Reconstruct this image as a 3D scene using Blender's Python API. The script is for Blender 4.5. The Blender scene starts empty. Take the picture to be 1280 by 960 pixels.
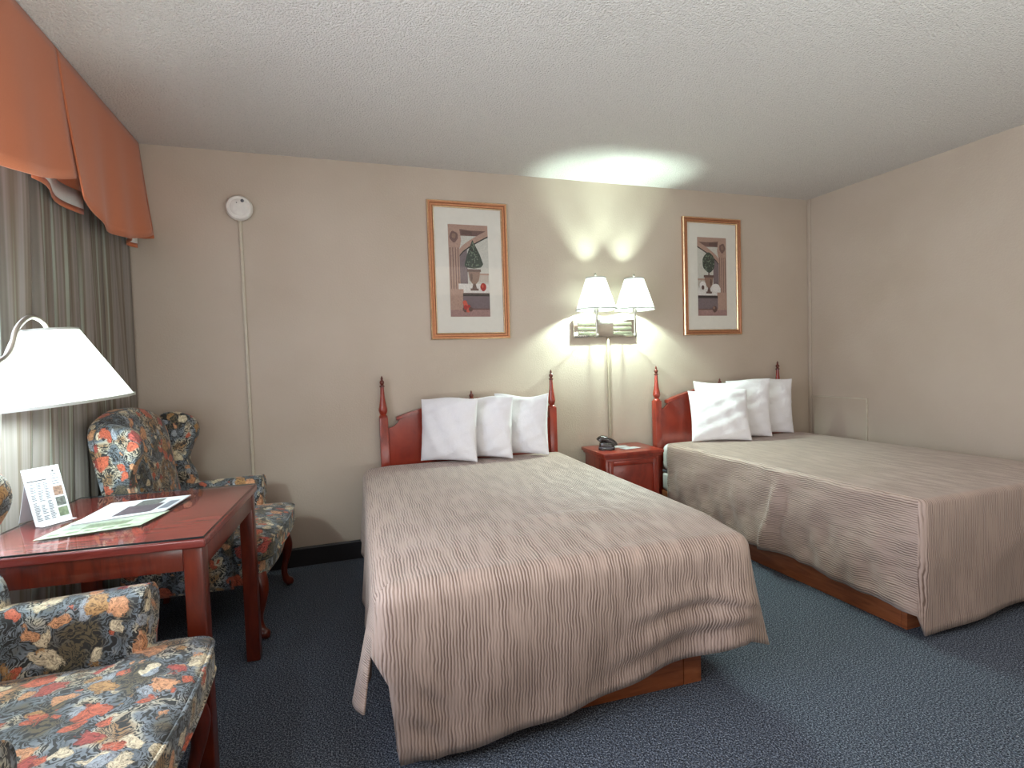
import bpy, bmesh, math, random
from mathutils import Vector, Matrix, Euler
random.seed(7)
PI = math.pi
R = math.radians
scn = bpy.context.scene
COL = scn.collection

# ------------------------------------------------------------------ camera
cam_d = bpy.data.cameras.new('camera')
cam = bpy.data.objects.new('camera', cam_d)
COL.objects.link(cam)
scn.camera = cam
cam_d.sensor_fit = 'HORIZONTAL'
cam_d.sensor_width = 36.0
cam_d.lens = 668.52 / 1280 * 36.0
cam_d.clip_start = 0.05
yaw, pitch, roll = R(18.488), R(-2.417), R(-1.826)
f_ = Vector((math.sin(yaw) * math.cos(pitch), math.cos(yaw) * math.cos(pitch), math.sin(pitch)))
r_ = Vector((math.cos(yaw), -math.sin(yaw), 0))
u_ = r_.cross(f_)
r2 = math.cos(roll) * r_ + math.sin(roll) * u_
u2 = -math.sin(roll) * r_ + math.cos(roll) * u_
cam.matrix_world = Matrix(((r2.x, u2.x, -f_.x, 0), (r2.y, u2.y, -f_.y, -3.437),
                           (r2.z, u2.z, -f_.z, 1.1937), (0, 0, 0, 1)))

# ------------------------------------------------------------------ world, lights, exposure
scn.view_settings.view_transform = 'Standard'
scn.view_settings.look = 'None'
scn.view_settings.gamma = 1.0
scn.view_settings.exposure = -0.16
scn.view_settings.use_curve_mapping = False
w = bpy.data.worlds.new('world')
scn.world = w
w.use_nodes = True
w.node_tree.nodes['Background'].inputs[0].default_value = (1.0, 0.82, 0.66, 1)
w.node_tree.nodes['Background'].inputs[1].default_value = 0.52


def light(name, kind, loc, power, color, rot=(0, 0, 0), size=0.1, size_y=None):
    d = bpy.data.lights.new(name, kind)
    d.energy = power
    d.color = color
    if kind == 'AREA':
        d.size = size
        if size_y:
            d.shape = 'RECTANGLE'
            d.size_y = size_y
    else:
        d.shadow_soft_size = size
    o = bpy.data.objects.new(name, d)
    o.location = loc
    o.rotation_euler = rot
    COL.objects.link(o)
    return o


# a lamp standing behind the camera near the window, added warm and upward fills behind the camera, daylight in the window
light('room_lamp_light', 'POINT', (-0.93, -3.52, 1.86), 38, (0.86, 0.93, 1.0), size=0.07)
light('warm_fill', 'AREA', (1.6, -3.6, 2.38), 16, (1.0, 0.80, 0.62), rot=(R(20), 0, 0), size=2.4, size_y=1.2)  # added warm fill overhead, stands for no known fixture
light('ceiling_fill', 'AREA', (1.1, -3.75, 0.75), 78, (0.92, 1.0, 1.0), rot=(R(165), 0, 0), size=3.4, size_y=0.9)  # added fill aimed upward to brighten the ceiling
light('window_daylight', 'AREA', (-1.75, -2.3, 1.5), 175, (0.76, 0.83, 1.0), rot=(0, R(-90), 0), size=1.5, size_y=1.8)

# ------------------------------------------------------------------ helpers: materials


def srgb(r, g, b):
    def c(v):
        v /= 255.0
        return v / 12.92 if v <= 0.04045 else ((v + 0.055) / 1.055) ** 2.4
    return (c(r), c(g), c(b), 1)


class NT:
    def __init__(self, name):
        self.m = bpy.data.materials.new(name)
        self.m.use_nodes = True
        self.t = self.m.node_tree
        self.b = self.t.nodes['Principled BSDF']
        self.out = self.t.nodes['Material Output']

    def n(self, typ, **kw):
        nd = self.t.nodes.new(typ)
        for k, v in kw.items():
            if k.startswith('_'):
                setattr(nd, k[1:], v)
            else:
                key = k.replace('__', ' ')
                nd.inputs[key].default_value = v
        return nd

    def l(self, a, b):
        self.t.links.new(a, b)

    def ramp(self, stops, interp='LINEAR'):
        nd = self.t.nodes.new('ShaderNodeValToRGB')
        cr = nd.color_ramp
        cr.interpolation = interp
        while len(cr.elements) < len(stops):
            cr.elements.new(0.5)
        for e, (p, c) in zip(cr.elements, stops):
            e.position = p
            e.color = c
        return nd

    def coord(self, kind='Object', scale=(1, 1, 1)):
        tc = self.t.nodes.new('ShaderNodeTexCoord')
        mp = self.t.nodes.new('ShaderNodeMapping')
        mp.inputs['Scale'].default_value = scale
        self.l(tc.outputs[kind], mp.inputs['Vector'])
        return mp.outputs['Vector']

    def bump(self, height, strength=0.2, dist=0.01):
        bp = self.n('ShaderNodeBump', Strength=strength, Distance=dist)
        self.l(height, bp.inputs['Height'])
        self.l(bp.outputs['Normal'], self.b.inputs['Normal'])
        return bp


def plain(name, col, rough=0.5, metal=0.0, spec=0.5, noise=0.06, nscale=30, coat=0.0):
    m = NT(name)
    v = m.coord()
    nz = m.n('ShaderNodeTexNoise', Scale=nscale, Detail=3.0)
    m.l(v, nz.inputs['Vector'])
    a = tuple(c * (1 - noise) for c in col[:3]) + (1,)
    b = tuple(min(1, c * (1 + noise)) for c in col[:3]) + (1,)
    rp = m.ramp([(0.3, a), (0.7, b)])
    m.l(nz.outputs['Fac'], rp.inputs['Fac'])
    m.l(rp.outputs['Color'], m.b.inputs['Base Color'])
    m.b.inputs['Roughness'].default_value = rough
    m.b.inputs['Metallic'].default_value = metal
    m.b.inputs['Specular IOR Level'].default_value = spec
    m.b.inputs['Coat Weight'].default_value = coat
    m.b.inputs['Coat Roughness'].default_value = 0.12
    return m.m


def mat_wall():
    m = NT('wall_paint')
    v = m.coord()
    nz = m.n('ShaderNodeTexNoise', Scale=1.7, Detail=4.0)
    m.l(v, nz.inputs['Vector'])
    rp = m.ramp([(0.3, srgb(180, 165, 149)), (0.7, srgb(190, 176, 161))])
    m.l(nz.outputs['Fac'], rp.inputs['Fac'])
    m.l(rp.outputs['Color'], m.b.inputs['Base Color'])
    n2 = m.n('ShaderNodeTexNoise', Scale=95.0, Detail=4.0, Roughness=0.6)
    m.l(v, n2.inputs['Vector'])
    r2_ = m.ramp([(0.42, (0, 0, 0, 1)), (0.62, (1, 1, 1, 1))])
    m.l(n2.outputs['Fac'], r2_.inputs['Fac'])
    m.bump(r2_.outputs['Color'], 0.16, 0.003)
    m.b.inputs['Roughness'].default_value = 0.5
    m.b.inputs['Specular IOR Level'].default_value = 0.35
    return m.m


def mat_ceiling():
    m = NT('popcorn_ceiling')
    v = m.coord()
    nz = m.n('ShaderNodeTexNoise', Scale=190.0, Detail=3.0, Roughness=0.65)
    m.l(v, nz.inputs['Vector'])
    vo = m.n('ShaderNodeTexVoronoi', Scale=110.0)
    m.l(v, vo.inputs['Vector'])
    rp = m.ramp([(0.26, srgb(165, 158, 150)), (0.40, srgb(216, 211, 205)), (0.8, srgb(226, 221, 214))])
    m.l(nz.outputs['Fac'], rp.inputs['Fac'])
    m.l(rp.outputs['Color'], m.b.inputs['Base Color'])
    mx = m.n('ShaderNodeMath', _operation='SUBTRACT')
    m.l(nz.outputs['Fac'], mx.inputs[0])
    m.l(vo.outputs['Distance'], mx.inputs[1])
    m.bump(mx.outputs[0], 0.75, 0.010)
    m.b.inputs['Roughness'].default_value = 0.95
    m.b.inputs['Specular IOR Level'].default_value = 0.1
    return m.m


def mat_carpet():
    m = NT('carpet_loop_pile')
    v = m.coord()
    vo = m.n('ShaderNodeTexVoronoi', Scale=115.0)
    m.l(v, vo.inputs['Vector'])
    nz = m.n('ShaderNodeTexNoise', Scale=215.0, Detail=3.0)
    m.l(v, nz.inputs['Vector'])
    rp = m.ramp([(0.34, srgb(26, 29, 35)), (0.5, srgb(74, 82, 95)), (0.66, srgb(140, 149, 160))])
    m.l(nz.outputs['Fac'], rp.inputs['Fac'])
    m.l(rp.outputs['Color'], m.b.inputs['Base Color'])
    m.bump(vo.outputs['Distance'], 0.9, 0.006)
    m.b.inputs['Roughness'].default_value = 0.95
    m.b.inputs['Specular IOR Level'].default_value = 0.1
    return m.m


def mat_wood(name, dark, mid, lite, rough=0.3, scale=(3, 3, 30), coat=0.3):
    m = NT(name)
    v = m.coord(scale=scale)
    nz = m.n('ShaderNodeTexNoise', Scale=2.2, Detail=6.0, Roughness=0.62, Distortion=0.8)
    m.l(v, nz.inputs['Vector'])
    rp = m.ramp([(0.25, dark), (0.5, mid), (0.8, lite)])
    m.l(nz.outputs['Fac'], rp.inputs['Fac'])
    m.l(rp.outputs['Color'], m.b.inputs['Base Color'])
    m.b.inputs['Roughness'].default_value = rough
    m.b.inputs['Coat Weight'].default_value = coat
    m.b.inputs['Coat Roughness'].default_value = 0.15
    return m.m


def mat_floral():
    m = NT('floral_upholstery')
    v = m.coord()
    # warp the lookup so blooms and leaves have organic outlines
    wn = m.n('ShaderNodeTexNoise', Scale=16.0, Detail=3.0)
    m.l(v, wn.inputs['Vector'])
    sub = m.n('ShaderNodeVectorMath', _operation='SUBTRACT')
    m.l(wn.outputs['Color'], sub.inputs[0])
    sub.inputs[1].default_value = (0.5, 0.5, 0.5)
    sc = m.n('ShaderNodeVectorMath', _operation='SCALE')
    m.l(sub.outputs[0], sc.inputs[0])
    sc.inputs['Scale'].default_value = 0.085
    ad = m.n('ShaderNodeVectorMath', _operation='ADD')
    m.l(v, ad.inputs[0])
    m.l(sc.outputs[0], ad.inputs[1])
    # leaf ground: long warped ridges of slate, cream and near-black green
    lf = m.n('ShaderNodeTexNoise', Scale=15.0, Detail=3.0, Roughness=0.55, Distortion=1.1)
    m.l(ad.outputs[0], lf.inputs['Vector'])
    hue = m.n('ShaderNodeTexNoise', Scale=9.0, Detail=2.0)
    m.l(v, hue.inputs['Vector'])
    strokes = m.ramp([(0.36, srgb(98, 88, 66)), (0.43, srgb(98, 108, 116)), (0.50, srgb(124, 134, 142)), (0.56, srgb(186, 180, 160)), (0.64, srgb(150, 118, 82))])
    m.l(hue.outputs['Fac'], strokes.inputs['Fac'])
    bl, wh = (0, 0, 0, 1), (1, 1, 1, 1)
    band = m.ramp([(0.34, bl), (0.37, wh), (0.40, wh), (0.415, bl), (0.44, bl), (0.455, wh), (0.49, wh), (0.505, bl),
                   (0.53, bl), (0.545, wh), (0.575, wh), (0.59, bl), (0.63, bl), (0.645, wh), (0.68, bl)])
    m.l(lf.outputs['Fac'], band.inputs['Fac'])
    gm = m.n('ShaderNodeMix', _data_type='RGBA')
    gm.inputs[6].default_value = srgb(36, 38, 38)
    m.l(band.outputs['Color'], gm.inputs[0])
    m.l(strokes.outputs['Color'], gm.inputs[7])
    cur = gm.outputs[2]

    def blooms(scale, off, r0, r1, ramp_cols, cur):
        mp = m.n('ShaderNodeMapping')
        mp.inputs['Location'].default_value = off
        m.l(ad.outputs[0], mp.inputs['Vector'])
        vo = m.n('ShaderNodeTexVoronoi', Scale=scale, Randomness=0.95)
        m.l(mp.outputs['Vector'], vo.inputs['Vector'])
        pet = m.n('ShaderNodeTexNoise', Scale=scale * 5.5, Detail=3.0, Roughness=0.65, Distortion=2.0)
        m.l(mp.outputs['Vector'], pet.inputs['Vector'])
        a = m.n('ShaderNodeMath', _operation='MULTIPLY_ADD')
        m.l(pet.outputs['Fac'], a.inputs[0])
        a.inputs[1].default_value = 0.34
        m.l(vo.outputs['Distance'], a.inputs[2])
        msk = m.ramp([(r0, (1, 1, 1, 1)), (r1, (0, 0, 0, 1))])
        m.l(a.outputs[0], msk.inputs['Fac'])
        sp = m.n('ShaderNodeSeparateColor')
        m.l(vo.outputs['Color'], sp.inputs[0])
        colr = m.ramp(ramp_cols, 'CONSTANT')
        m.l(sp.outputs[0], colr.inputs['Fac'])
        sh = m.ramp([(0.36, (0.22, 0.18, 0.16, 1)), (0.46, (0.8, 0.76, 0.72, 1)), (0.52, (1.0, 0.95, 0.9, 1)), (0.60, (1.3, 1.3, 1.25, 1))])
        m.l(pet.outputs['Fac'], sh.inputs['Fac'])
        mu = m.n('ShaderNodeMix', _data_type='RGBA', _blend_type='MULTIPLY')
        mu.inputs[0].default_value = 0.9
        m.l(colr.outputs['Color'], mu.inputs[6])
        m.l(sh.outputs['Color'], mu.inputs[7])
        mx = m.n('ShaderNodeMix', _data_type='RGBA')
        m.l(msk.outputs['Color'], mx.inputs[0])
        m.l(cur, mx.inputs[6])
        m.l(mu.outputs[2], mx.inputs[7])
        return mx.outputs[2]
    coral, peach = srgb(188, 96, 70), srgb(200, 148, 110)
    cream, rose, gold = srgb(208, 198, 172), srgb(164, 74, 66), srgb(168, 130, 84)
    cur = blooms(19.0, (3.1, 1.7, 0.4), 0.50, 0.53,
                 [(0, cream), (0.3, srgb(150, 160, 172)), (0.5, peach), (0.72, coral), (0.88, gold)], cur)
    cur = blooms(11.0, (0.3, 5.2, 2.2), 0.52, 0.545,
                 [(0, coral), (0.32, peach), (0.52, rose), (0.68, cream), (0.85, gold)], cur)
    m.l(cur, m.b.inputs['Base Color'])
    fb = m.n('ShaderNodeTexNoise', Scale=350.0)
    m.l(v, fb.inputs['Vector'])
    m.bump(fb.outputs['Fac'], 0.25, 0.002)
    m.b.inputs['Roughness'].default_value = 0.75
    m.b.inputs['Sheen Weight'].default_value = 0.15
    return m.m


def mat_spread():
    m = NT('ribbed_bedspread')
    v = m.coord('UV')
    sp = m.n('ShaderNodeSeparateXYZ')
    m.l(v, sp.inputs[0])
    wob = m.n('ShaderNodeTexNoise', Scale=14.0, Detail=2.0)
    m.l(v, wob.inputs['Vector'])
    a = m.n('ShaderNodeMath', _operation='MULTIPLY_ADD')
    m.l(wob.outputs['Fac'], a.inputs[0])
    a.inputs[1].default_value = 0.016
    m.l(sp.outputs[0], a.inputs[2])
    fr = m.n('ShaderNodeMath', _operation='MULTIPLY')
    m.l(a.outputs[0], fr.inputs[0])
    fr.inputs[1].default_value = 2 * PI / 0.0098
    sn = m.n('ShaderNodeMath', _operation='SINE')
    m.l(fr.outputs[0], sn.inputs[0])
    ln = m.n('ShaderNodeTexNoise', Scale=38.0, Detail=2.0)
    mp = m.n('ShaderNodeMapping')
    mp.inputs['Scale'].default_value = (0.9, 0.16, 1)
    m.l(v, mp.inputs['Vector'])
    m.l(mp.outputs['Vector'], ln.inputs['Vector'])
    h = m.n('ShaderNodeMath', _operation='MULTIPLY')
    lr = m.ramp([(0.32, (0.15, 0.15, 0.15, 1)), (0.66, (1, 1, 1, 1))])
    m.l(ln.outputs['Fac'], lr.inputs['Fac'])
    m.l(sn.outputs[0], h.inputs[0])
    m.l(lr.outputs['Color'], h.inputs[1])
    rp = m.ramp([(0.0, srgb(110, 88, 76)), (0.30, srgb(166, 144, 131)), (0.75, srgb(177, 155, 143))])
    hm = m.n('ShaderNodeMath', _operation='MULTIPLY_ADD')
    m.l(h.outputs[0], hm.inputs[0])
    hm.inputs[1].default_value = 0.6
    hm.inputs[2].default_value = 0.4
    m.l(hm.outputs[0], rp.inputs['Fac'])
    m.l(rp.outputs['Color'], m.b.inputs['Base Color'])
    m.bump(h.outputs[0], 0.5, 0.003)
    m.b.inputs['Roughness'].default_value = 0.6
    m.b.inputs['Sheen Weight'].default_value = 0.25
    return m.m


def mat_curtain():
    m = NT('striped_curtain')
    v = m.coord('UV')
    mp = m.n('ShaderNodeMapping')
    mp.inputs['Scale'].default_value = (15, 0.2, 1)
    m.l(v, mp.inputs['Vector'])
    nz = m.n('ShaderNodeTexNoise', Scale=1.0, Detail=2.5, Roughness=0.6)
    m.l(mp.outputs['Vector'], nz.inputs['Vector'])
    rp = m.ramp([(0.26, srgb(84, 80, 78)), (0.38, srgb(136, 128, 120)), (0.47, srgb(160, 152, 146)),
                 (0.56, srgb(126, 114, 100)), (0.62, srgb(176, 182, 170)), (0.67, srgb(146, 136, 122)),
                 (0.75, srgb(196, 196, 192))])
    m.l(nz.outputs['Fac'], rp.inputs['Fac'])
    m.l(rp.outputs['Color'], m.b.inputs['Base Color'])
    fb = m.n('ShaderNodeTexNoise', Scale=1.0, Detail=1.0)
    mp2 = m.n('ShaderNodeMapping')
    mp2.inputs['Scale'].default_value = (350, 60, 1)
    m.l(v, mp2.inputs['Vector'])
    m.l(mp2.outputs['Vector'], fb.inputs['Vector'])
    m.bump(fb.outputs['Fac'], 0.2, 0.002)
    m.b.inputs['Roughness'].default_value = 0.85
    m.b.inputs['Specular IOR Level'].default_value = 0.2
    tr = m.n('ShaderNodeBsdfTranslucent')
    m.l(rp.outputs['Color'], tr.inputs['Color'])
    mx = m.n('ShaderNodeMixShader')
    mx.inputs[0].default_value = 0.18
    m.l(m.b.outputs[0], mx.inputs[1])
    m.l(tr.outputs[0], mx.inputs[2])
    m.l(mx.outputs[0], m.out.inputs['Surface'])
    return m.m


def mat_cloth(name, col, rough=0.85, bscale=260.0, bstr=0.2, wr=0.0, sheen=0.2):
    m = NT(name)
    v = m.coord()
    nz = m.n('ShaderNodeTexNoise', Scale=bscale, Detail=2.0)
    m.l(v, nz.inputs['Vector'])
    rp = m.ramp([(0.25, tuple(c * 0.93 for c in col[:3]) + (1,)), (0.75, col)])
    m.l(nz.outputs['Fac'], rp.inputs['Fac'])
    m.l(rp.outputs['Color'], m.b.inputs['Base Color'])
    h = nz.outputs['Fac']
    d = 0.002
    if wr:
        n2 = m.n('ShaderNodeTexNoise', Scale=9.0, Detail=3.0, Distortion=1.4)
        m.l(v, n2.inputs['Vector'])
        h = n2.outputs['Fac']
        d = wr
    m.bump(h, bstr, d)
    m.b.inputs['Roughness'].default_value = rough
    m.b.inputs['Sheen Weight'].default_value = sheen
    return m.m


def mat_shade(name, glow):
    m = NT(name)
    m.b.inputs['Base Color'].default_value = (0.9, 0.9, 0.88, 1)
    m.b.inputs['Roughness'].default_value = 0.8
    m.b.inputs['Emission Color'].default_value = glow
    m.b.inputs['Emission Strength'].default_value = 0.55
    fb = m.n('ShaderNodeTexNoise', Scale=300.0)
    m.l(m.coord(), fb.inputs['Vector'])
    m.bump(fb.outputs['Fac'], 0.1, 0.001)
    tr = m.n('ShaderNodeBsdfTranslucent')
    tr.inputs['Color'].default_value = (0.9, 0.92, 0.9, 1)
    mx = m.n('ShaderNodeMixShader')
    mx.inputs[0].default_value = 0.4
    m.l(m.b.outputs[0], mx.inputs[1])
    m.l(tr.outputs[0], mx.inputs[2])
    m.l(mx.outputs[0], m.out.inputs['Surface'])
    return m.m


def mat_sheer():
    m = NT('sheer_voile')
    m.b.inputs['Base Color'].default_value = (0.85, 0.87, 0.88, 1)
    m.b.inputs['Roughness'].default_value = 0.9
    tr = m.n('ShaderNodeBsdfTranslucent')
    tr.inputs['Color'].default_value = (0.88, 0.9, 0.92, 1)
    mx = m.n('ShaderNodeMixShader')
    mx.inputs[0].default_value = 0.6
    m.l(m.b.outputs[0], mx.inputs[1])
    m.l(tr.outputs[0], mx.inputs[2])
    m.l(mx.outputs[0], m.out.inputs['Surface'])
    return m.m


def mat_glass(name, tint=(0.985, 0.99, 0.985, 1)):
    m = NT(name)
    t = m.n('ShaderNodeBsdfTransparent')
    t.inputs[0].default_value = tint
    g = m.n('ShaderNodeBsdfGlossy', Roughness=0.03)
    fr = m.n('ShaderNodeFresnel', IOR=1.45)
    mx = m.n('ShaderNodeMixShader')
    ge = m.n('ShaderNodeNewGeometry')
    inv = m.n('ShaderNodeMath', _operation='SUBTRACT')
    inv.inputs[0].default_value = 1.0
    m.l(ge.outputs['Backfacing'], inv.inputs[1])
    mu = m.n('ShaderNodeMath', _operation='MULTIPLY')
    m.l(fr.outputs[0], mu.inputs[0])
    m.l(inv.outputs[0], mu.inputs[1])
    m.l(mu.outputs[0], mx.inputs[0])
    m.l(t.outputs[0], mx.inputs[1])
    m.l(g.outputs[0], mx.inputs[2])
    m.l(mx.outputs[0], m.out.inputs['Surface'])
    return m.m


M = {}
M['wall'] = mat_wall()
M['ceiling'] = mat_ceiling()
M['carpet'] = mat_carpet()
M['cherry'] = mat_wood('cherry_wood', srgb(58, 18, 10), srgb(94, 32, 17), srgb(118, 47, 25), 0.28, (14, 14, 2.2), 0.35)
M['cherry_h'] = mat_wood('cherry_wood_horizontal', srgb(92, 34, 30), srgb(122, 50, 44), srgb(142, 68, 58), 0.25, (2.2, 16, 16), 0.4)
M['cherry_red'] = mat_wood('red_cherry_wood', srgb(102, 28, 17), srgb(138, 44, 27), srgb(156, 58, 37), 0.3, (5, 12, 2.5), 0.4)
M['oak'] = mat_wood('bed_base_wood', srgb(112, 60, 34), srgb(150, 86, 50), srgb(172, 106, 66), 0.4, (2.5, 2.5, 20), 0.15)
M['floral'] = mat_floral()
M['spread'] = mat_spread()
M['curtain'] = mat_curtain()
M['orange'] = mat_cloth('terracotta_valance_cloth', srgb(198, 112, 72), 0.7, 320.0, 0.25)
M['lining'] = mat_cloth('white_lining_cloth', srgb(226, 224, 216))
M['linen'] = mat_cloth('white_linen', srgb(232, 230, 232), 0.8, 220.0, 0.5, 0.012)
M['sheet'] = mat_cloth('white_sheet', srgb(228, 228, 226), 0.8)
M['shade'] = mat_shade('white_lamp_shade', (0.95, 1.0, 0.96, 1))
M['sheer'] = mat_sheer()
M['trim_tape'] = plain('shade_trim', srgb(170, 172, 164), 0.8)
M['nickel'] = plain('brushed_nickel', (0.40, 0.38, 0.33, 1), 0.28, 1.0, noise=0.1, nscale=60)
M['cover'] = plain('tan_metal_cover', srgb(168, 156, 136), 0.4, 0.3)
M['chrome'] = plain('polished_plate', (0.75, 0.74, 0.68, 1), 0.12, 1.0, noise=0.03)
M['plate_band'] = plain('dark_band', srgb(96, 92, 78), 0.4, 0.6)
M['white_plastic'] = plain('white_plastic', srgb(222, 218, 212), 0.45)
M['conduit'] = plain('painted_conduit', srgb(190, 180, 162), 0.45)
M['black'] = plain('dark_plastic', srgb(46, 38, 36), 0.22, noise=0.1, coat=0.4)
M['baseboard'] = plain('dark_vinyl_baseboard', srgb(26, 24, 28), 0.45)
M['gold'] = plain('copper_gold_frame', (0.48, 0.22, 0.115, 1), 0.33, 0.6, noise=0.10, nscale=90)
M['gold_highlight'] = plain('gold_lip_highlight', (0.90, 0.66, 0.40, 1), 0.3, 0.75, noise=0.15, nscale=60)  # highlight on the frame edges, put into the colour
M['gold_shade'] = plain('copper_groove_shade', (0.26, 0.10, 0.045, 1), 0.4, 0.5, noise=0.12, nscale=60)  # shade in the frame channels, put into the colour
M['mat'] = plain('mat_board', srgb(216, 210, 202), 0.8, noise=0.02)
M['paper'] = plain('white_paper', srgb(186, 187, 190), 0.6, noise=0.02)
M['paper_green'] = plain('pale_green_paper', srgb(150, 160, 140), 0.55, noise=0.2, nscale=40)
M['ink'] = plain('dark_ink', srgb(62, 60, 64), 0.6)
M['ink_grey'] = plain('grey_ink', srgb(96, 98, 106), 0.6)
M['photo_a'] = plain('photo_print_brown', srgb(120, 96, 84), 0.5, noise=0.5, nscale=150)
M['photo_b'] = plain('photo_print_grey', srgb(84, 86, 82), 0.5, noise=0.5, nscale=150)
M['photo_c'] = plain('photo_print_plum', srgb(66, 58, 64), 0.5, noise=0.5, nscale=90)
M['photo_d'] = plain('photo_print_green', srgb(98, 108, 86), 0.5, noise=0.4, nscale=90)
M['glass'] = mat_glass('clear_glass')
M['glass_edge'] = plain('glass_edge', srgb(36, 44, 46), 0.1)
M['frame_white'] = plain('window_frame_paint', srgb(196, 196, 192), 0.5)
M['rubber'] = plain('brass_caster', (0.45, 0.3, 0.15, 1), 0.35, 0.8)
# print inks for the framed pictures
for k, c in dict(p_sky=(190, 186, 178), p_stone=(166, 134, 120), p_stone_d=(108, 80, 74), p_dark=(48, 38, 38),
                 p_leaf=(58, 66, 56), p_leaf_l=(112, 122, 104), p_urn=(134, 104, 90), p_urn_d=(92, 68, 62),
                 p_white=(206, 200, 196), p_red=(150, 46, 40), p_red_l=(186, 84, 66), p_wall=(112, 96, 100),
                 p_floor=(150, 116, 112)).items():
    M[k] = plain('print_' + k[2:], srgb(*c), 0.7, noise=0.16, nscale=160)

# ------------------------------------------------------------------ helpers: geometry


def link(name, bm, mat, parent=None, smooth=40, mats=None):
    me = bpy.data.meshes.new(name)
    bmesh.ops.recalc_face_normals(bm, faces=bm.faces[:])
    bm.to_mesh(me)
    bm.free()
    for mm in (mats or [mat]):
        me.materials.append(mm)
    o = bpy.data.objects.new(name, me)
    COL.objects.link(o)
    if smooth:
        me.shade_smooth()
        try:
            me.set_sharp_from_angle(angle=R(smooth))
        except Exception:
            pass
    if parent:
        o.parent = parent
    return o


def thing(name, label, cat, loc=(0, 0, 0), rz=0.0, group=None):
    o = bpy.data.objects.new(name, None)
    o.empty_display_size = 0.1
    COL.objects.link(o)
    o.location = loc
    o.rotation_euler = (0, 0, rz)
    return tag(o, label, cat, group)


def tag(o, label, cat, group=None):
    o['label'] = label
    o['category'] = cat
    if group:
        o['group'] = group
    return o


def struct(o):
    o['kind'] = 'structure'
    return o


def box(bm, x0, x1, y0, y1, z0, z1, bev=0.0, seg=2, mi=0):
    r = bmesh.ops.create_cube(bm, size=1.0)
    vs = r['verts']
    for v in vs:
        v.co = Vector((x0 + (v.co.x + .5) * (x1 - x0), y0 + (v.co.y + .5) * (y1 - y0), z0 + (v.co.z + .5) * (z1 - z0)))
    fs = set(f for v in vs for f in v.link_faces)
    for f in fs:
        f.material_index = mi
    if bev:
        es = list(set(e for v in vs for e in v.link_edges))
        bmesh.ops.bevel(bm, geom=es, offset=bev, segments=seg, profile=0.5, affect='EDGES', material=-1)
    return bm


def B():
    return bmesh.new()


def lathe(bm, prof, c=(0, 0, 0), seg=24, axis='Z', cap=True):
    rings = []
    for r, h in prof:
        ring = []
        for i in range(seg):
            a = 2 * PI * i / seg
            p = (r * math.cos(a), r * math.sin(a), h)
            if axis == 'Y':
                p = (p[0], p[2], p[1])
            elif axis == 'X':
                p = (p[2], p[0], p[1])
            ring.append(bm.verts.new(Vector(p) + Vector(c)))
        rings.append(ring)
    for a, b in zip(rings, rings[1:]):
        for i in range(seg):
            j = (i + 1) % seg
            bm.faces.new((a[i], a[j], b[j], b[i]))
    if cap:
        bm.faces.new(rings[0][::-1])
        bm.faces.new(rings[-1])
    return bm


def tube(bm, pts, rad, seg=10, cap=True):
    pts = [Vector(p) for p in pts]
    if not hasattr(rad, '__len__'):
        rad = [rad] * len(pts)
    up = Vector((0.123, 0.321, 1)).normalized()
    rings = []
    t0 = (pts[1] - pts[0]).normalized()
    nrm = t0.cross(up)
    if nrm.length < 0.2:
        nrm = t0.cross(Vector((1, 0, 0)))
    nrm.normalize()
    for i, p in enumerate(pts):
        t = (pts[min(i + 1, len(pts) - 1)] - pts[max(i - 1, 0)]).normalized()
        nrm = (nrm - t * nrm.dot(t)).normalized()
        bn = t.cross(nrm)
        rings.append([bm.verts.new(p + rad[i] * (math.cos(2 * PI * k / seg) * nrm + math.sin(2 * PI * k / seg) * bn)) for k in range(seg)])
    for a, b in zip(rings, rings[1:]):
        for i in range(seg):
            j = (i + 1) % seg
            bm.faces.new((a[i], a[j], b[j], b[i]))
    if cap:
        bm.faces.new(rings[0][::-1])
        bm.faces.new(rings[-1])
    return bm


def catmull(pts, n=6, closed=False):
    P = [Vector(p) for p in pts]
    out = []
    N = len(P)
    for i in range(N if closed else N - 1):
        if closed:
            a, b, c, d = P[(i - 1) % N], P[i], P[(i + 1) % N], P[(i + 2) % N]
        else:
            a, b, c, d = P[max(i - 1, 0)], P[i], P[i + 1], P[min(i + 2, N - 1)]
        for k in range(n):
            t = k / n
            out.append(0.5 * ((2 * b) + (c - a) * t + (2 * a - 5 * b + 4 * c - d) * t * t + (3 * b - a - 3 * c + d) * t ** 3))
    if not closed:
        out.append(P[-1])
    return out


def rounded(poly, r, n=4):
    """2D polygon with rounded corners; r may be a list."""
    out = []
    N = len(poly)
    for i in range(N):
        p = Vector(poly[i]).to_2d()
        a = Vector(poly[i - 1]).to_2d()
        b = Vector(poly[(i + 1) % N]).to_2d()
        rr = r[i] if hasattr(r, '__len__') else r
        da, db = (a - p), (b - p)
        la = min(rr, da.length * 0.49)
        lb = min(rr, db.length * 0.49)
        if rr <= 0:
            out.append(p)
            continue
        pa, pb = p + da.normalized() * la, p + db.normalized() * lb
        for k in range(n + 1):
            t = k / n
            out.append(pa * (1 - t) ** 2 + p * 2 * t * (1 - t) + pb * t * t)
    return out


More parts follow.
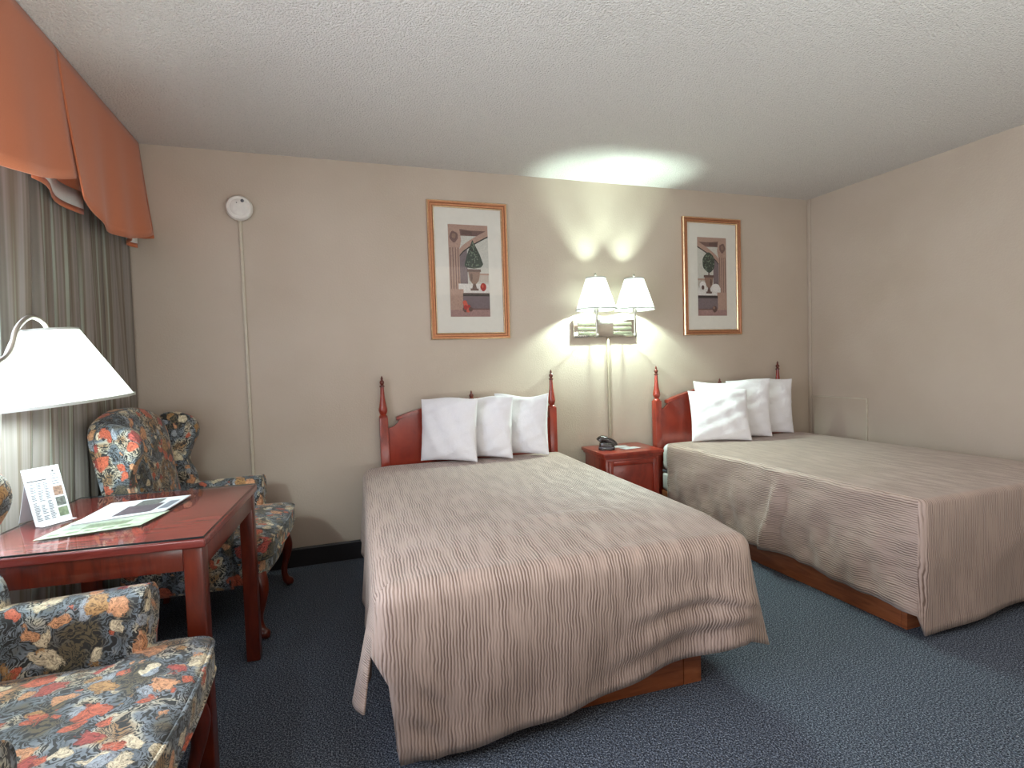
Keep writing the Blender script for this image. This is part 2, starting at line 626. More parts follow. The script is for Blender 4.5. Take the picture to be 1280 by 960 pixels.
def loft(bm, outline, prof, fn, centre=None):
    """Scale a star-shaped 2D outline about its centre along prof [(scale, depth)]; fn maps (a, b, depth) -> Vector."""
    if centre is None:
        centre = sum((Vector(p) for p in outline), Vector((0, 0))) / len(outline)
    c = Vector(centre)
    rings = []
    for s, d in prof:
        if s < 1e-4:
            rings.append([bm.verts.new(fn(c.x, c.y, d))])
        else:
            rings.append([bm.verts.new(fn(*(c + (Vector(p) - c) * s), d)) for p in outline])
    n = len(outline)
    for a, b in zip(rings, rings[1:]):
        for i in range(n):
            j = (i + 1) % n
            if len(a) == 1:
                bm.faces.new((a[0], b[j], b[i]))
            elif len(b) == 1:
                bm.faces.new((a[i], a[j], b[0]))
            else:
                bm.faces.new((a[i], a[j], b[j], b[i]))
    if len(rings[0]) > 1:
        bm.faces.new(rings[0][::-1])
    if len(rings[-1]) > 1:
        bm.faces.new(rings[-1])
    return bm


def prism(bm, poly, d0, d1, fn, bev=0.0, seg=2):
    """Extrude a 2D polygon between depths; fn(a, b, depth) -> Vector."""
    lo = [bm.verts.new(fn(p[0], p[1], d0)) for p in poly]
    hi = [bm.verts.new(fn(p[0], p[1], d1)) for p in poly]
    fs = [bm.faces.new(lo[::-1]), bm.faces.new(hi)]
    n = len(poly)
    for i in range(n):
        j = (i + 1) % n
        fs.append(bm.faces.new((lo[i], lo[j], hi[j], hi[i])))
    if bev:
        es = list(set(e for f in fs[:2] for e in f.edges))
        bmesh.ops.bevel(bm, geom=es, offset=bev, segments=seg, profile=0.5, affect='EDGES')
    return bm


XZ = lambda a, b, d: Vector((a, d, b))
YZ = lambda a, b, d: Vector((d, a, b))
XY = lambda a, b, d: Vector((a, b, d))

# ================================================================== the room
XL, XR, YF, H = -1.12, 3.762, -4.6, 2.44
bm = B(); box(bm, XL - .1, XR + .1, YF, 0.1, -0.08, 0.0)
struct(link('floor', bm, M['carpet'], smooth=0))
bm = B(); box(bm, XL - .1, XR + .1, YF, 0.1, H, H + 0.08)
struct(link('ceiling', bm, M['ceiling'], smooth=0))
bm = B(); box(bm, XL - .1, XR + .1, 0.0, 0.1, 0.0, H)
struct(link('wall_back', bm, M['wall'], smooth=0))
bm = B(); box(bm, XR, XR + .1, YF, 0.0, 0.0, H)
struct(link('wall_right', bm, M['wall'], smooth=0))
WY0, WY1, WZ0, WZ1 = -3.2, -1.2, 0.55, 2.12
bm = B()
box(bm, XL - .1, XL, WY1, 0.0, 0.0, H)
box(bm, XL - .1, XL, YF, WY0, 0.0, H)
box(bm, XL - .1, XL, WY0, WY1, 0.0, WZ0)
box(bm, XL - .1, XL, WY0, WY1, WZ1, H)
struct(link('wall_left', bm, M['wall'], smooth=0))
# window: frame, one mullion and panes
wn = thing('window_1', 'wide window in the left wall behind the striped curtain', 'window', (0, 0, 0)); struct(wn)
bm = B()
for a in (WY0, WY1 - .05, (WY0 + WY1) / 2 - .03):
    box(bm, XL - .07, XL - .02, a, a + .05, WZ0, WZ1, 0.004)
box(bm, XL - .07, XL - .02, WY0, WY1, WZ0, WZ0 + .05, 0.004)
box(bm, XL - .07, XL - .02, WY0, WY1, WZ1 - .05, WZ1, 0.004)
link('window_frame', bm, M['frame_white'], wn)
for a, b_ in ((WY0 + .05, (WY0 + WY1) / 2 - .03), ((WY0 + WY1) / 2 + .02, WY1 - .05)):
    bm = B(); box(bm, XL - .05, XL - .045, a, b_, WZ0 + .05, WZ1 - .05)
    link('window_pane', bm, M['glass'], wn, smooth=0)
# baseboards and corner trim, access panel cover
bm = B()
prism(bm, [(-0.012, 0), (0, 0), (0, .114), (-0.006, .114), (-0.012, .104)], XL, XR, lambda a, b, d: Vector((d, a, b)))
struct(link('baseboard_back', bm, M['baseboard'], smooth=0))
bm = B()
prism(bm, [(XR - 0.012, 0), (XR, 0), (XR, .114), (XR - 0.006, .114), (XR - 0.012, .104)], YF, -0.012, lambda a, b, d: Vector((a, d, b)))
struct(link('baseboard_right', bm, M['baseboard'], smooth=0))
bm = B(); box(bm, XR - .012, XR, -.03, -.001, 0.114, H, 0.003)
struct(link('trim_1', bm, M['wall']))
pan = thing('access_panel', 'beige painted panel low on the right wall in the corner behind the far bed', 'wall panel', (XR, -.27, 0))
bm = B(); box(bm, -.010, 0, -.236, .236, .116, .826, 0.002)
link('panel_board', bm, M['wall'], pan)
bm = B(); box(bm, -.013, 0, -.246, -.236, .116, .836, 0.002); box(bm, -.013, 0, -.236, .238, .826, .836, 0.002)
link('edge_strip', bm, M['conduit'], pan)

# ================================================================== valance and curtain


def valance():
    t = thing('window_valance', 'terracotta orange scalloped valance with box pleats along the left wall', 'valance', (0, 0, 0))
    top = H - 0.004
    pleats = [-0.02, -0.93, -1.86, -2.79]
    for k in range(3):
        y1, y0 = pleats[k], pleats[k + 1]
        bm = B()
        NU, NV = 40, 14
        g = []
        for i in range(NU + 1):
            a = i / NU
            y = y1 + (y0 - y1) * a
            dip = math.sin(PI * a) ** 0.8
            zb = 1.958 - 0.085 * dip - 0.070 * a
            row = []
            for j in range(NV + 1):
                b = j / NV
                z = top + (zb - top) * b
                x = -0.945 + 0.045 * b * (1 - 0.3 * dip) + 0.010 * b * math.sin(a * 19 + k) * dip + 0.012 * b * b * math.sin(a * 7.3 + 1)
                if a < 0.03:
                    x -= 0.014 * b
                if a > 0.98:
                    x += 0.004 * b
                row.append(bm.verts.new((x, y, z)))
            g.append(row)
        for i in range(NU):
            for j in range(NV):
                bm.faces.new((g[i][j], g[i + 1][j], g[i + 1][j + 1], g[i][j + 1]))
        o = link('swag', bm, M['orange'], t)
        md = o.modifiers.new('thick', 'SOLIDIFY'); md.thickness = 0.006; md.offset = -1
    # inverted pleats behind the joins, with white lining showing above an orange hem
    for k, yc in enumerate(pleats[:3]):
        a0, a1 = (yc - 0.17, yc + 0.24) if k else (yc - 0.15, yc - 0.005)
        bm = B()
        for (za, zb_, mi) in ((1.975, top, 1), (1.905, 1.975, 0), (1.882, 1.905, 1)):
            n = 10
            cols = []
            for i in range(n + 1):
                a = i / n
                y = a0 + (a1 - a0) * a
                x = -0.985 + 0.022 * math.sin(a * PI * 2 + 0.6)
                cols.append([bm.verts.new((x, y, za + 0.010 * math.cos(a * PI))), bm.verts.new((x - (0 if mi == 0 else 0), y, zb_ + (0.010 * math.cos(a * PI) if zb_ < top else 0)))])
            for i in range(n):
                f = bm.faces.new((cols[i][0], cols[i + 1][0], cols[i + 1][1], cols[i][1]))
                f.material_index = mi
        o = link('pleat', bm, None, t, mats=[M['lining'], M['orange']])
        md = o.modifiers.new('thick', 'SOLIDIFY'); md.thickness = 0.004
    # folded return at the back wall
    bm = B()
    for y, xa, xb in ((-0.004, -0.99, -0.895),):
        vs = [bm.verts.new(p) for p in ((xa, y, top), (-0.945, y, top), (xb, y, 1.93), (-0.94, y - .004, 1.925), (xa, y, 1.93))]
        bm.faces.new(vs)
    o = link('return_fold', bm, M['orange'], t, smooth=0)
    md = o.modifiers.new('thick', 'SOLIDIFY'); md.thickness = 0.006; md.offset = -1
    bm = B(); box(bm, XL + .001, -0.99, -2.79, -0.02, H - .05, H - .005, 0.002)
    link('mounting_board', bm, M['lining'], t)


valance()


def curtain():
    bm = B()
    NU, NV = 260, 12
    y1, y0, zt, zb = -0.025, -1.17, 2.385, 0.03
    uvl = bm.loops.layers.uv.new('UVMap')
    g = []
    for i in range(NU + 1):
        a = i / NU
        row = []
        for j in range(NV + 1):
            b = j / NV
            y = y1 + (y0 - 0.26 * b * b - y1) * a
            ph = 2 * PI * (a * 10 + 0.25 * math.sin(a * 9) + 0.12 * math.sin(a * 23 + b * 1.2))
            amp = 0.032 + 0.006 * math.sin(a * 17)
            x = -1.044 + amp * math.sin(ph) + 0.006 * math.sin(2 * ph + 1) + 0.006 * math.sin(b * 5 + a * 30)
            row.append(bm.verts.new((x, y + 0.012 * math.sin(ph + 1.2), zt + (zb - zt) * b)))
        g.append(row)
    for i in range(NU):
        for j in range(NV):
            f = bm.faces.new((g[i][j], g[i + 1][j], g[i + 1][j + 1], g[i][j + 1]))
            for lp, (uu, vv) in zip(f.loops, ((i, j), (i + 1, j), (i + 1, j + 1), (i, j + 1))):
                lp[uvl].uv = (uu / NU * 2.4, vv / NV * 2.37)
    o = link('window_curtain', bm, M['curtain'], smooth=180)
    tag(o, 'long pleated curtain with grey brown and pale green stripes at the window', 'curtain')



def sheer():
    bm = B()
    g = []
    for i in range(91):
        y = -1.05 - 0.75 * i / 90
        x = -1.110 + 0.006 * math.sin(i * 0.9) + 0.002 * math.sin(i * 2.3)
        g.append([bm.verts.new((x, y, 2.38 - 2.30 * j / 6)) for j in range(7)])
    for a, b in zip(g, g[1:]):
        for j in range(6):
            bm.faces.new((a[j], b[j], b[j + 1], a[j + 1]))
    tag(link('sheer_curtain', bm, M['sheer'], smooth=180), 'thin white sheer curtain against the window, at the left edge beside the striped curtain', 'curtain')


curtain()
sheer()

# ================================================================== beds


def bed_base(name, label, loc, rz, wid, y0, y1, h):
    t = thing(name, label, 'bed base', loc, rz)
    th = 0.025
    bm = B(); box(bm, 0, th, y0 + th, y1, 0.0, h, 0.003); link('side_panel', bm, M['oak'], t)
    bm = B(); box(bm, wid - th, wid, y0 + th, y1, 0.0, h, 0.003); link('side_panel', bm, M['oak'], t)
    bm = B(); box(bm, 0, wid - 0.075, y0, y0 + th, 0.0, h, 0.003); link('foot_panel', bm, M['oak'], t)
    bm = B(); box(bm, wid - 0.073, wid, y0, y0 + th, 0.0, h, 0.003); link('corner_block', bm, M['oak'], t)
    bm = B(); box(bm, 0.03, wid - .03, y0 + .03, y1, h - .03, h - .001); link('platform', bm, M['oak'], t)
    return t


def mattress(label, loc, rz, wid, y0, y1, z0, z1):
    t = thing('mattress', label, 'mattress', loc, rz)
    zm = z0 + (z1 - z0) * 0.42
    bm = B(); box(bm, 0.0, wid, y0, y1, z0 + .002, zm - .006, 0.025, 4)
    link('box_spring', bm, M['sheet'], t)
    bm = B(); box(bm, -0.004, wid + .004, y0, y1, zm, z1, 0.05, 5)
    link('fitted_sheet', bm, M['sheet'], t)
    bm = B(); box(bm, 0.004, wid - .004, y0 + .004, y1 - .004, zm - .010, zm + .006, 0.004)
    link('piping', bm, M['ink_grey'], t)
    return t


def spread(label, loc, rz, wid, yh, yf, ztop, r, hem, flare, puff, topz, qr=3, slit=None, NX=64, NY=96, ND=22):
    """Bedspread: a top sheet grid joined to a skirt that hangs on the left, foot and right sides.
    hem(side, a) -> z of the hem, flare(side, a) -> outward reach of the hem,
    puff(side, a, t) -> extra outward offset at fraction t of the drop; topz(u, v) -> bumps of the top."""
    bm = B()
    uvl = bm.loops.layers.uv.new('UVMap')
    g = []
    for i in range(NX + 1):
        row = []
        for j in range(NY + 1):
            ii = {1: 0.25, NX - 1: NX - 0.25}.get(i, i)      # close spacing keeps the corners crisp
            jj = {NY - 1: NY - 0.25}.get(j, j)
            x = r + (wid - 2 * r) * ii / NX
            y = yh + (yf + r - yh) * jj / NY
            row.append(bm.verts.new((x, y, ztop + topz(ii / NX, jj / NY))))
        g.append(row)
    uvs = {}
    for i in range(NX + 1):
        for j in range(NY + 1):
            uvs[g[i][j]] = (g[i][j].co.x, g[i][j].co.y)
    for i in range(NX):
        for j in range(NY):
            f = bm.faces.new((g[i][j], g[i][j + 1], g[i + 1][j + 1], g[i + 1][j]))
            for lp in f.loops:
                lp[uvl].uv = uvs[lp.vert]
    path = [(g[0][j], 'L', j / NY) for j in range(NY)] + [(g[i][NY], 'F', i / NX) for i in range(NX + 1)] + \
           [(g[NX][j], 'R', j / NY) for j in range(NY - 1, -1, -1)]
    base = {'L': Vector((-1, 0, 0)), 'F': Vector((0, -1, 0)), 'R': Vector((1, 0, 0))}
    K = len(path)
    nr = []
    for k in range(K):
        acc = Vector((0, 0, 0))
        for q in range(-qr, qr + 1):
            kk = min(max(k + q, 0), K - 1)
            acc += base[path[kk][1]] * (1.0 - abs(q) / (qr + 1.5))
        nr.append(acc.normalized())
    cols = []
    for k, (v, s, a) in enumerate(path):
        col = [v]
        hz, fl = hem(s, a), flare(s, a)
        z0 = v.co.z
        for d in range(1, ND + 1):
            if d <= 6:
                th = d / 6 * PI / 2
                off = r * math.sin(th)
                z = z0 - r * (1 - math.cos(th))
                t = 0.0
            else:
                t = (d - 6) / (ND - 6)
                off = r + fl * t ** 1.2
                z = (z0 - r) + (hz - (z0 - r)) * t
            off += puff(s, a, t) * (1 if d > 3 else 0.0)
            col.append(bm.verts.new(v.co + nr[k] * off + Vector((0, 0, z - z0))))
        cols.append(col)
    dl = [0]
    for d in range(1, ND + 1):
        dl.append(dl[-1] + (r * PI / 12 if d <= 6 else 0.45 / (ND - 6)))
    for k in range(K - 1):
        s = path[k][1]
        if path[k + 1][1] != s and s == 'L':
            s = 'F'
        for d in range(ND):
            if slit is not None and path[k][1] == 'L' and path[k + 1][1] == 'F' and d >= slit:
                continue        # the corner is split open below here
            q = (cols[k][d], cols[k][d + 1], cols[k + 1][d + 1], cols[k + 1][d])
            f = bm.faces.new(q)
            for lp, (kk, dd) in zip(f.loops, ((k, d), (k, d + 1), (k + 1, d + 1), (k + 1, d))):
                c = path[kk][0].co
                p = lp.vert.co
                lp[uvl].uv = {'L': (c.x - dl[dd], p.y), 'F': (p.x, c.y - dl[dd]), 'R': (c.x + dl[dd], p.y)}[s]
    o = link('bedspread', bm, M['spread'], smooth=180)
    md = o.modifiers.new('thick', 'SOLIDIFY'); md.thickness = 0.006; md.offset = 1
    o.location = loc
    o.rotation_euler = (0, 0, rz)
    tag(o, label, 'bedspread')
    return o


def sstep(a, b, x):
    t = min(max((x - a) / (b - a), 0), 1)
    return t * t * (3 - 2 * t)


def gauss(x, c, s):
    return math.exp(-((x - c) / s) ** 2)


# --- near bed (left)
BZ = -R(2.15)
B1 = (0.235, -0.04, 0.0)
bed_base('bed_base', 'brown wooden base of the near bed, showing below its spread at the foot', B1, BZ, 1.065, -1.752, -0.06, 0.22)
mattress('white mattress of the near bed, mostly hidden under its low hanging spread', (0.185, -0.04, 0), BZ, 1.165, -1.80, -0.06, 0.22, 0.572)


def hem1(s, a):
    if s == 'L':
        return 0.19 + 0.01 * math.sin(a * 9) + 0.05 * gauss(a, 1.0, 0.015)
    if s == 'F':
        return 0.022 + 0.178 * a ** 1.25 + 0.01 * math.sin(a * 7 + 0.4)
    return 0.20 + 0.02 * math.sin(a * 5)


def flare1(s, a):
    if s == 'L':
        return 0.012 + 0.010 * math.sin(a * 14) + 0.018 * gauss(a, .93, .06)
    if s == 'F':
        return -0.045 + 0.02 * math.sin(a * 6) + 0.06 * gauss(a, 1.0, .12) - 0.0 * gauss(a, 0.0, .06)
    return 0.035 + 0.03 * gauss(a, 1.0, .1) + 0.01 * math.sin(a * 11)


def puff1(s, a, t):
    v = 0.0
    if s == 'F':
        # swags of slack on the right half of the foot drop, and soft vertical waves
        v += 0.017 * math.sin(PI * min(1, t * 1.1)) * (0.6 + 0.4 * math.sin(a * 5 + 1))
        c = 0.72 - 0.9 * (a - 0.80) ** 2 * 4
        v += 0.016 * gauss(t, 0.34 + 1.5 * (a - 0.82) ** 2 * (1 if a < .82 else 4), 0.07) * sstep(0.58, 0.74, a)
        v -= 0.014 * gauss(t, 0.46 + 1.5 * (a - 0.84) ** 2 * (1 if a < .84 else 4), 0.06) * sstep(0.60, 0.78, a)
        v += 0.014 * gauss(t, 0.62 + 1.2 * (a - 0.88) ** 2, 0.08) * sstep(0.5, 0.75, a)
        v -= 0.012 * gauss(t, 0.78 + 0.8 * (a - 0.88) ** 2, 0.06) * sstep(0.45, 0.7, a)
        v += 0.007 * math.sin(a * 26 + 3 * t) * t
        v -= 0.014 * gauss(a, 0.0, 0.03) * sstep(0.3, 0.6, t)
        v += 0.010 * gauss(t, 0.90, 0.05) * (1 - sstep(0.1, 0.6, a))
        v += 0.008 * math.sin(t * 26 - a * 60) * gauss(a, 0.07, 0.05) * sstep(0.3, 0.6, t)
    elif s == 'L':
        v += 0.010 * math.sin(a * 40) * t + 0.028 * gauss(a, 0.955, 0.03) * t
        v += 0.006 * gauss(a, 1.0, 0.03) * sstep(0.15, 0.6, t)
    else:
        v += 0.010 * math.sin(a * 34) * t
    return v


def top1(u, v):
    z = 0.006 * math.sin(u * 5 + 1) * math.sin(v * 6)
    z -= 0.016 * sstep(0.88, 1.0, v) + 0.008 * (1 - sstep(0.0, 0.1, u))
    z += 0.010 * gauss(v, 0.80 + 0.1 * (u - .5), 0.03) * gauss(u, 0.62, 0.16)
    z -= 0.006 * gauss(v, 0.87 + 0.1 * (u - .5), 0.03) * gauss(u, 0.75, 0.16)
    return z


spread('tan ribbed spread of the near bed, hanging low over its foot',
       (0.152, -0.04, 0), BZ, 1.265, -0.15, -1.90, 0.590, 0.055, hem1, flare1, puff1, top1, qr=2, slit=13)

# --- far bed (right)
B2 = (2.245, -0.04, 0.0)
BZ2 = R(0.6)
bed_base('bed_base', 'brown wooden base of the far bed, its long side showing below the spread', B2, BZ2, 1.16, -1.81, -0.06, 0.22)
mattress('white mattress of the far bed, its corner bare beside the nightstand', B2, BZ2, 1.16, -1.86, -0.06, 0.22, 0.565)


def hem2(s, a):
    if s == 'L':
        return 0.150 - 0.045 * a + 0.006 * math.sin(a * 22)
    if s == 'F':
        return 0.022 + 0.06 * a + 0.006 * math.sin(a * 8)
    return 0.16


def flare2(s, a):
    if s == 'L':
        return 0.004 + 0.012 * math.sin(a * 16) + 0.012 * gauss(a, 1.0, 0.08)
    if s == 'F':
        return 0.0 + 0.01 * math.sin(a * 9)
    return 0.03


def puff2(s, a, t):
    v = 0.0
    if s == 'L':
        v += 0.034 * gauss(a, 0.52 + 0.07 * (1 - t), 0.014) * sstep(0.02, 0.35, t)
        v -= 0.012 * gauss(a, 0.57 + 0.05 * (1 - t), 0.018) * sstep(0.05, 0.35, t)
        v += 0.007 * math.sin(a * 62 + 2.5 * math.sin(t * 4)) * t + 0.004 * math.sin(a * 110 + t * 7) * math.sin(t * 9 + a * 12) * sstep(0.2, 0.5, t)
        v += 0.004 * math.sin(a * 25 + t * 9)
    elif s == 'F':
        v += 0.006 * math.sin(a * 15 + 4 * t) * t
        v += 0.010 * gauss(t - 0.75 + 0.7 * a, 0.0, 0.07) * sstep(0.25, 0.5, a)
        v += 0.005 * gauss(t, 0.42, 0.03) * (1 - sstep(0.05, 0.3, a))
    return v


def top2(u, v):
    return 0.004 * math.sin(u * 6) * math.sin(v * 7) - 0.008 * sstep(0.92, 1.0, u)


spread('tan ribbed spread of the far bed along the right wall, with a square foot corner',
       (2.205, -0.04, 0), BZ2, 1.245, -0.20, -1.90, 0.578, 0.022, hem2, flare2, puff2, top2, qr=1)

# ================================================================== headboards


def headboard(label, xc):
    t = thing('headboard', label, 'headboard', (xc, -0.012, 0), 0, 'cherry headboards with turned posts')
    yc = -0.035
    hw = 0.565
    for sx in (-1, 1):
        bm = B(); box(bm, sx * hw - .026, sx * hw + .026, yc - .026, yc + .026, 0.0, 0.872, 0.004)
        p = link('post', bm, M['cherry_red'], t)
        bm = B()
        lathe(bm, [(0.024, 0.868), (0.027, 0.874), (0.024, 0.882), (0.016, 0.888), (0.021, 0.896), (0.0265, 0.912), (0.0265, 0.924),
                   (0.022, 0.945), (0.017, 0.975), (0.0135, 1.01), (0.0115, 1.045), (0.011, 1.060)], (sx * hw, yc, 0), 20)
        link('spindle', bm, M['cherry_red'], p)
        bm = B()
        lathe(bm, [(0.010, 1.058), (0.016, 1.063), (0.016, 1.068), (0.008, 1.073), (0.013, 1.082), (0.0145, 1.089), (0.012, 1.097),
                   (0.006, 1.104), (0.0085, 1.111), (0.006, 1.119), (0.001, 1.130)], (sx * hw, yc, 0), 18)
        link('finial', bm, M['cherry'], p)
    # swan-neck panel outline (right half, mirrored)
    half = [(0.0, 0.955), (0.10, 0.948), (0.20, 0.936), (0.32, 0.908), (0.42, 0.882), (0.470, 0.866), (0.468, 0.852),
            (0.478, 0.832), (0.500, 0.812), (0.545, 0.803)]
    poly = [(-hw + .026, 0.42)] + [(-x, z) for x, z in half[::-1]] + [(x, z) for x, z in half[1:]] + [(hw - .026, 0.42)]
    bm = B(); prism(bm, poly, yc - .011, yc + .011, XZ, 0.002)
    link('panel', bm, M['cherry_red'], t)
    for sx in (-1, 1):
        pts = [(0.035, 0.966), (0.10, 0.960), (0.20, 0.948), (0.32, 0.920), (0.42, 0.893), (0.488, 0.872)]
        low = [(x, z - 0.022) for x, z in pts]
        poly = [(sx * x, z) for x, z in pts + low[::-1]]
        bm = B(); prism(bm, poly, yc - .026, yc + .018, XZ, 0.004)
        link('cap_moulding', bm, M['cherry_red'], t)
    for sx in (-1, 1):
        poly = [(sx * 0.03, 0.45), (sx * 0.27, 0.45), (sx * 0.27, 0.88), (sx * 0.03, 0.915)]
        bm = B(); prism(bm, poly, yc - .016, yc - .010, XZ, 0.003)
        link('raised_field', bm, M['cherry_red'], t)
    bm = B()
    lathe(bm, [(0.018, 0.945), (0.018, 0.962), (0.011, 0.968), (0.015, 0.978), (0.013, 0.988), (0.006, 0.995), (0.007, 1.003), (0.001, 1.014)], (0, yc, 0), 16)
    link('finial', bm, M['cherry'], t)
    return t


headboard('red cherry headboard of the near bed, turned posts beside three pillows', 0.851)
headboard('red cherry headboard of the far bed, its left post rising by the nightstand', 2.817)

# ================================================================== pillows


def pillow(label, group, lb, yaw_deg, wdt, hgt, thick, lean, seed):
    rnd = random.Random(seed)
    bm = B()
    N = 26
    ph = [rnd.uniform(0, 6.28) for _ in range(6)]

    def pt(u, v, s):
        # u across, v up, in -1..1 ; knife-edge pillow with pinched corners
        ed = (1 - abs(u) ** 2.4) * (1 - abs(v) ** 2.4)
        th = thick * 0.5 * max(0.0, ed) ** 0.52
        pin = 1 - 0.055 * (1 - abs(v) ** 2) * abs(u) ** 3
        pin2 = 1 - 0.055 * (1 - abs(u) ** 2) * abs(v) ** 3
        wr = 0.006 * math.sin(9 * u + 5 * v + ph[0]) * max(0, ed) ** .5 + 0.005 * math.sin(13 * v - 6 * u + ph[1]) * max(0, ed) ** .5
        wr += 0.010 * math.sin(22 * v + 4 * math.sin(3 * u + ph[2])) * sstep(0.35, 0.85, u) * max(0, ed) ** .5
        x = u * wdt / 2 * pin
        z = v * hgt / 2 * pin2
        sag = 0.010 * math.sin(3 * u + ph[3])
        return Vector((x, s * (th + wr), z + sag * max(0, v)))
    front = [[None] * (N + 1) for _ in range(N + 1)]
    back = [[None] * (N + 1) for _ in range(N + 1)]
    for i in range(N + 1):
        for j in range(N + 1):
            u, v = math.sin((i / N - .5) * PI), math.sin((j / N - .5) * PI)
            edge = i in (0, N) or j in (0, N)
            p = pt(u, v, -1)
            if edge:
                p.y = 0
            front[i][j] = bm.verts.new(p)
            back[i][j] = front[i][j] if edge else bm.verts.new(pt(u, v, 1))
    for i in range(N):
        for j in range(N):
            for gq in (front, back):
                try:
                    bm.faces.new((gq[i][j], gq[i + 1][j], gq[i + 1][j + 1], gq[i][j + 1]))
                except ValueError:
                    pass
    o = link('pillow', bm, M['linen'], smooth=180)
    th = R(yaw_deg)
    mid = Vector((lb[0] + math.cos(th) * wdt / 2, lb[1] + math.sin(th) * wdt / 2, lb[2]))
    rot = Euler((lean, 0, th)).to_matrix()
    up = rot @ Vector((0, 0, hgt / 2))
    o.location = mid + up
    o.rotation_euler = (lean, 0, th)
    tag(o, label, 'pillow', group)
    return o


g1, g2 = 'white pillows on the near bed', 'white pillows on the far bed'
L1 = -R(6)
pillow('front left white pillow on the near bed, fully in view', g1, (0.49, -0.155, 0.600), -34, 0.37, 0.39, 0.125, L1, 1)
pillow('middle white pillow of three on the near bed, half hidden by its neighbour', g1, (0.725, -0.15, 0.600), -34, 0.36, 0.385, 0.12, L1, 2)
pillow('white pillow on the near bed nearest the right headboard post', g1, (0.965, -0.145, 0.600), -34, 0.36, 0.385, 0.12, L1, 3)
pillow('small front white pillow on the far bed, fully in view nearest the nightstand', g2, (2.375, -0.285, 0.588), -22, 0.415, 0.375, 0.12, -R(14), 4)
pillow('large middle white pillow on the far bed, behind the small one', g2, (2.50, -0.16, 0.586), -20, 0.56, 0.42, 0.11, -R(4), 5)
pillow('rear white pillow on the far bed nearest the right wall', g2, (2.795, -0.150, 0.586), -15, 0.52, 0.42, 0.10, -R(3), 6)

# ================================================================== nightstand and what stands on it


def nightstand():
    t = thing('nightstand', 'red cherry nightstand between the two beds', 'nightstand', (1.856, -0.205, 0), -R(2))
    bm = B(); box(bm, -.195, .195, -.155, .165, 0.05, 0.545, 0.003); link('carcass', bm, M['cherry_red'], t)
    bm = B(); box(bm, -.205, .205, -.165, .17, 0.0, 0.06, 0.004); link('plinth', bm, M['cherry_red'], t)
    bm = B(); prism(bm, rounded([(-.222, -.185), (.222, -.185), (.222, .175), (-.222, .175)], 0.008), 0.556, 0.577, XY, 0.005, 3)
    prism(bm, rounded([(-.208, -.17), (.208, -.17), (.208, .17), (-.208, .17)], 0.006), 0.538, 0.557, XY, 0.004, 2)
    link('top', bm, M['cherry_red'], t)
    bm = B(); box(bm, -.150, .150, -.1615, -.154, 0.10, 0.50, 0.003, 2)
    d = link('door', bm, M['cherry_red'], t)
    bm = B()
    for q in ((-.178, -.146, .08, .522), (.146, .178, .08, .522), (-.146, .146, .08, .112), (-.146, .146, .49, .522)):
        box(bm, q[0], q[1], -.170, -.154, q[2], q[3], 0.003, 2)
    link('door_rails', bm, M['cherry_red'], d)


nightstand()


def phone():
    t = thing('telephone', 'small dark rounded telephone on the nightstand', 'telephone', (1.735, -0.225, 0.578), R(60))
    bm = B()
    out = rounded([(-.045, -.055), (.045, -.055), (.045, .055), (-.045, .055)], 0.03, 6)
    loft(bm, out, [(0.97, 0.0), (1.0, 0.004), (1.0, 0.012), (0.95, 0.014)], XY)
    link('base', bm, M['black'], t)
    bm = B()
    loft(bm, out, [(0.95, 0.014), (0.97, 0.016), (0.97, 0.020), (0.92, 0.021)], XY)
    link('trim_band', bm, M['ink_grey'], t)
    bm = B()
    loft(bm, out, [(0.92, 0.021), (0.93, 0.030), (0.85, 0.045), (0.55, 0.052), (0.0, 0.053)], lambda a, b, d: Vector((a, b, d + 0.10 * max(0, b) * (d > .03))))
    link('body', bm, M['black'], t)
    bm = B()
    pts = catmull([(0.0, -.050, .028), (0.0, -.044, .042), (0, -.02, .058), (0, .012, .070), (0, .036, .072), (0, .048, .058)], 6)
    n = len(pts)
    tube(bm, pts, [0.022 + 0.004 * abs(2 * i / (n - 1) - 1) ** 3 for i in range(n)], 14)
    link('handset', bm, M['black'], t)


phone()


def card(name, label, cat, loc, rz, w_, h_, mat, group=None, th=0.002):
    bm = B(); box(bm, -w_ / 2, w_ / 2, -h_ / 2, h_ / 2, 0, th)
    o = link(name, bm, mat, smooth=0)
    o.location = loc
    o.rotation_euler = (0, 0, rz)
    return tag(o, label, cat, group)


card('note_card', 'white card at the back of the nightstand top beside the telephone', 'card', (1.86, -0.165, 0.578), R(-8), 0.13, 0.075, M['paper'])
card('note_card', 'white card in the middle of the nightstand top, in front of the other card', 'card', (1.90, -0.25, 0.578), R(6), 0.125, 0.07, M['paper'])

# ================================================================== framed pictures


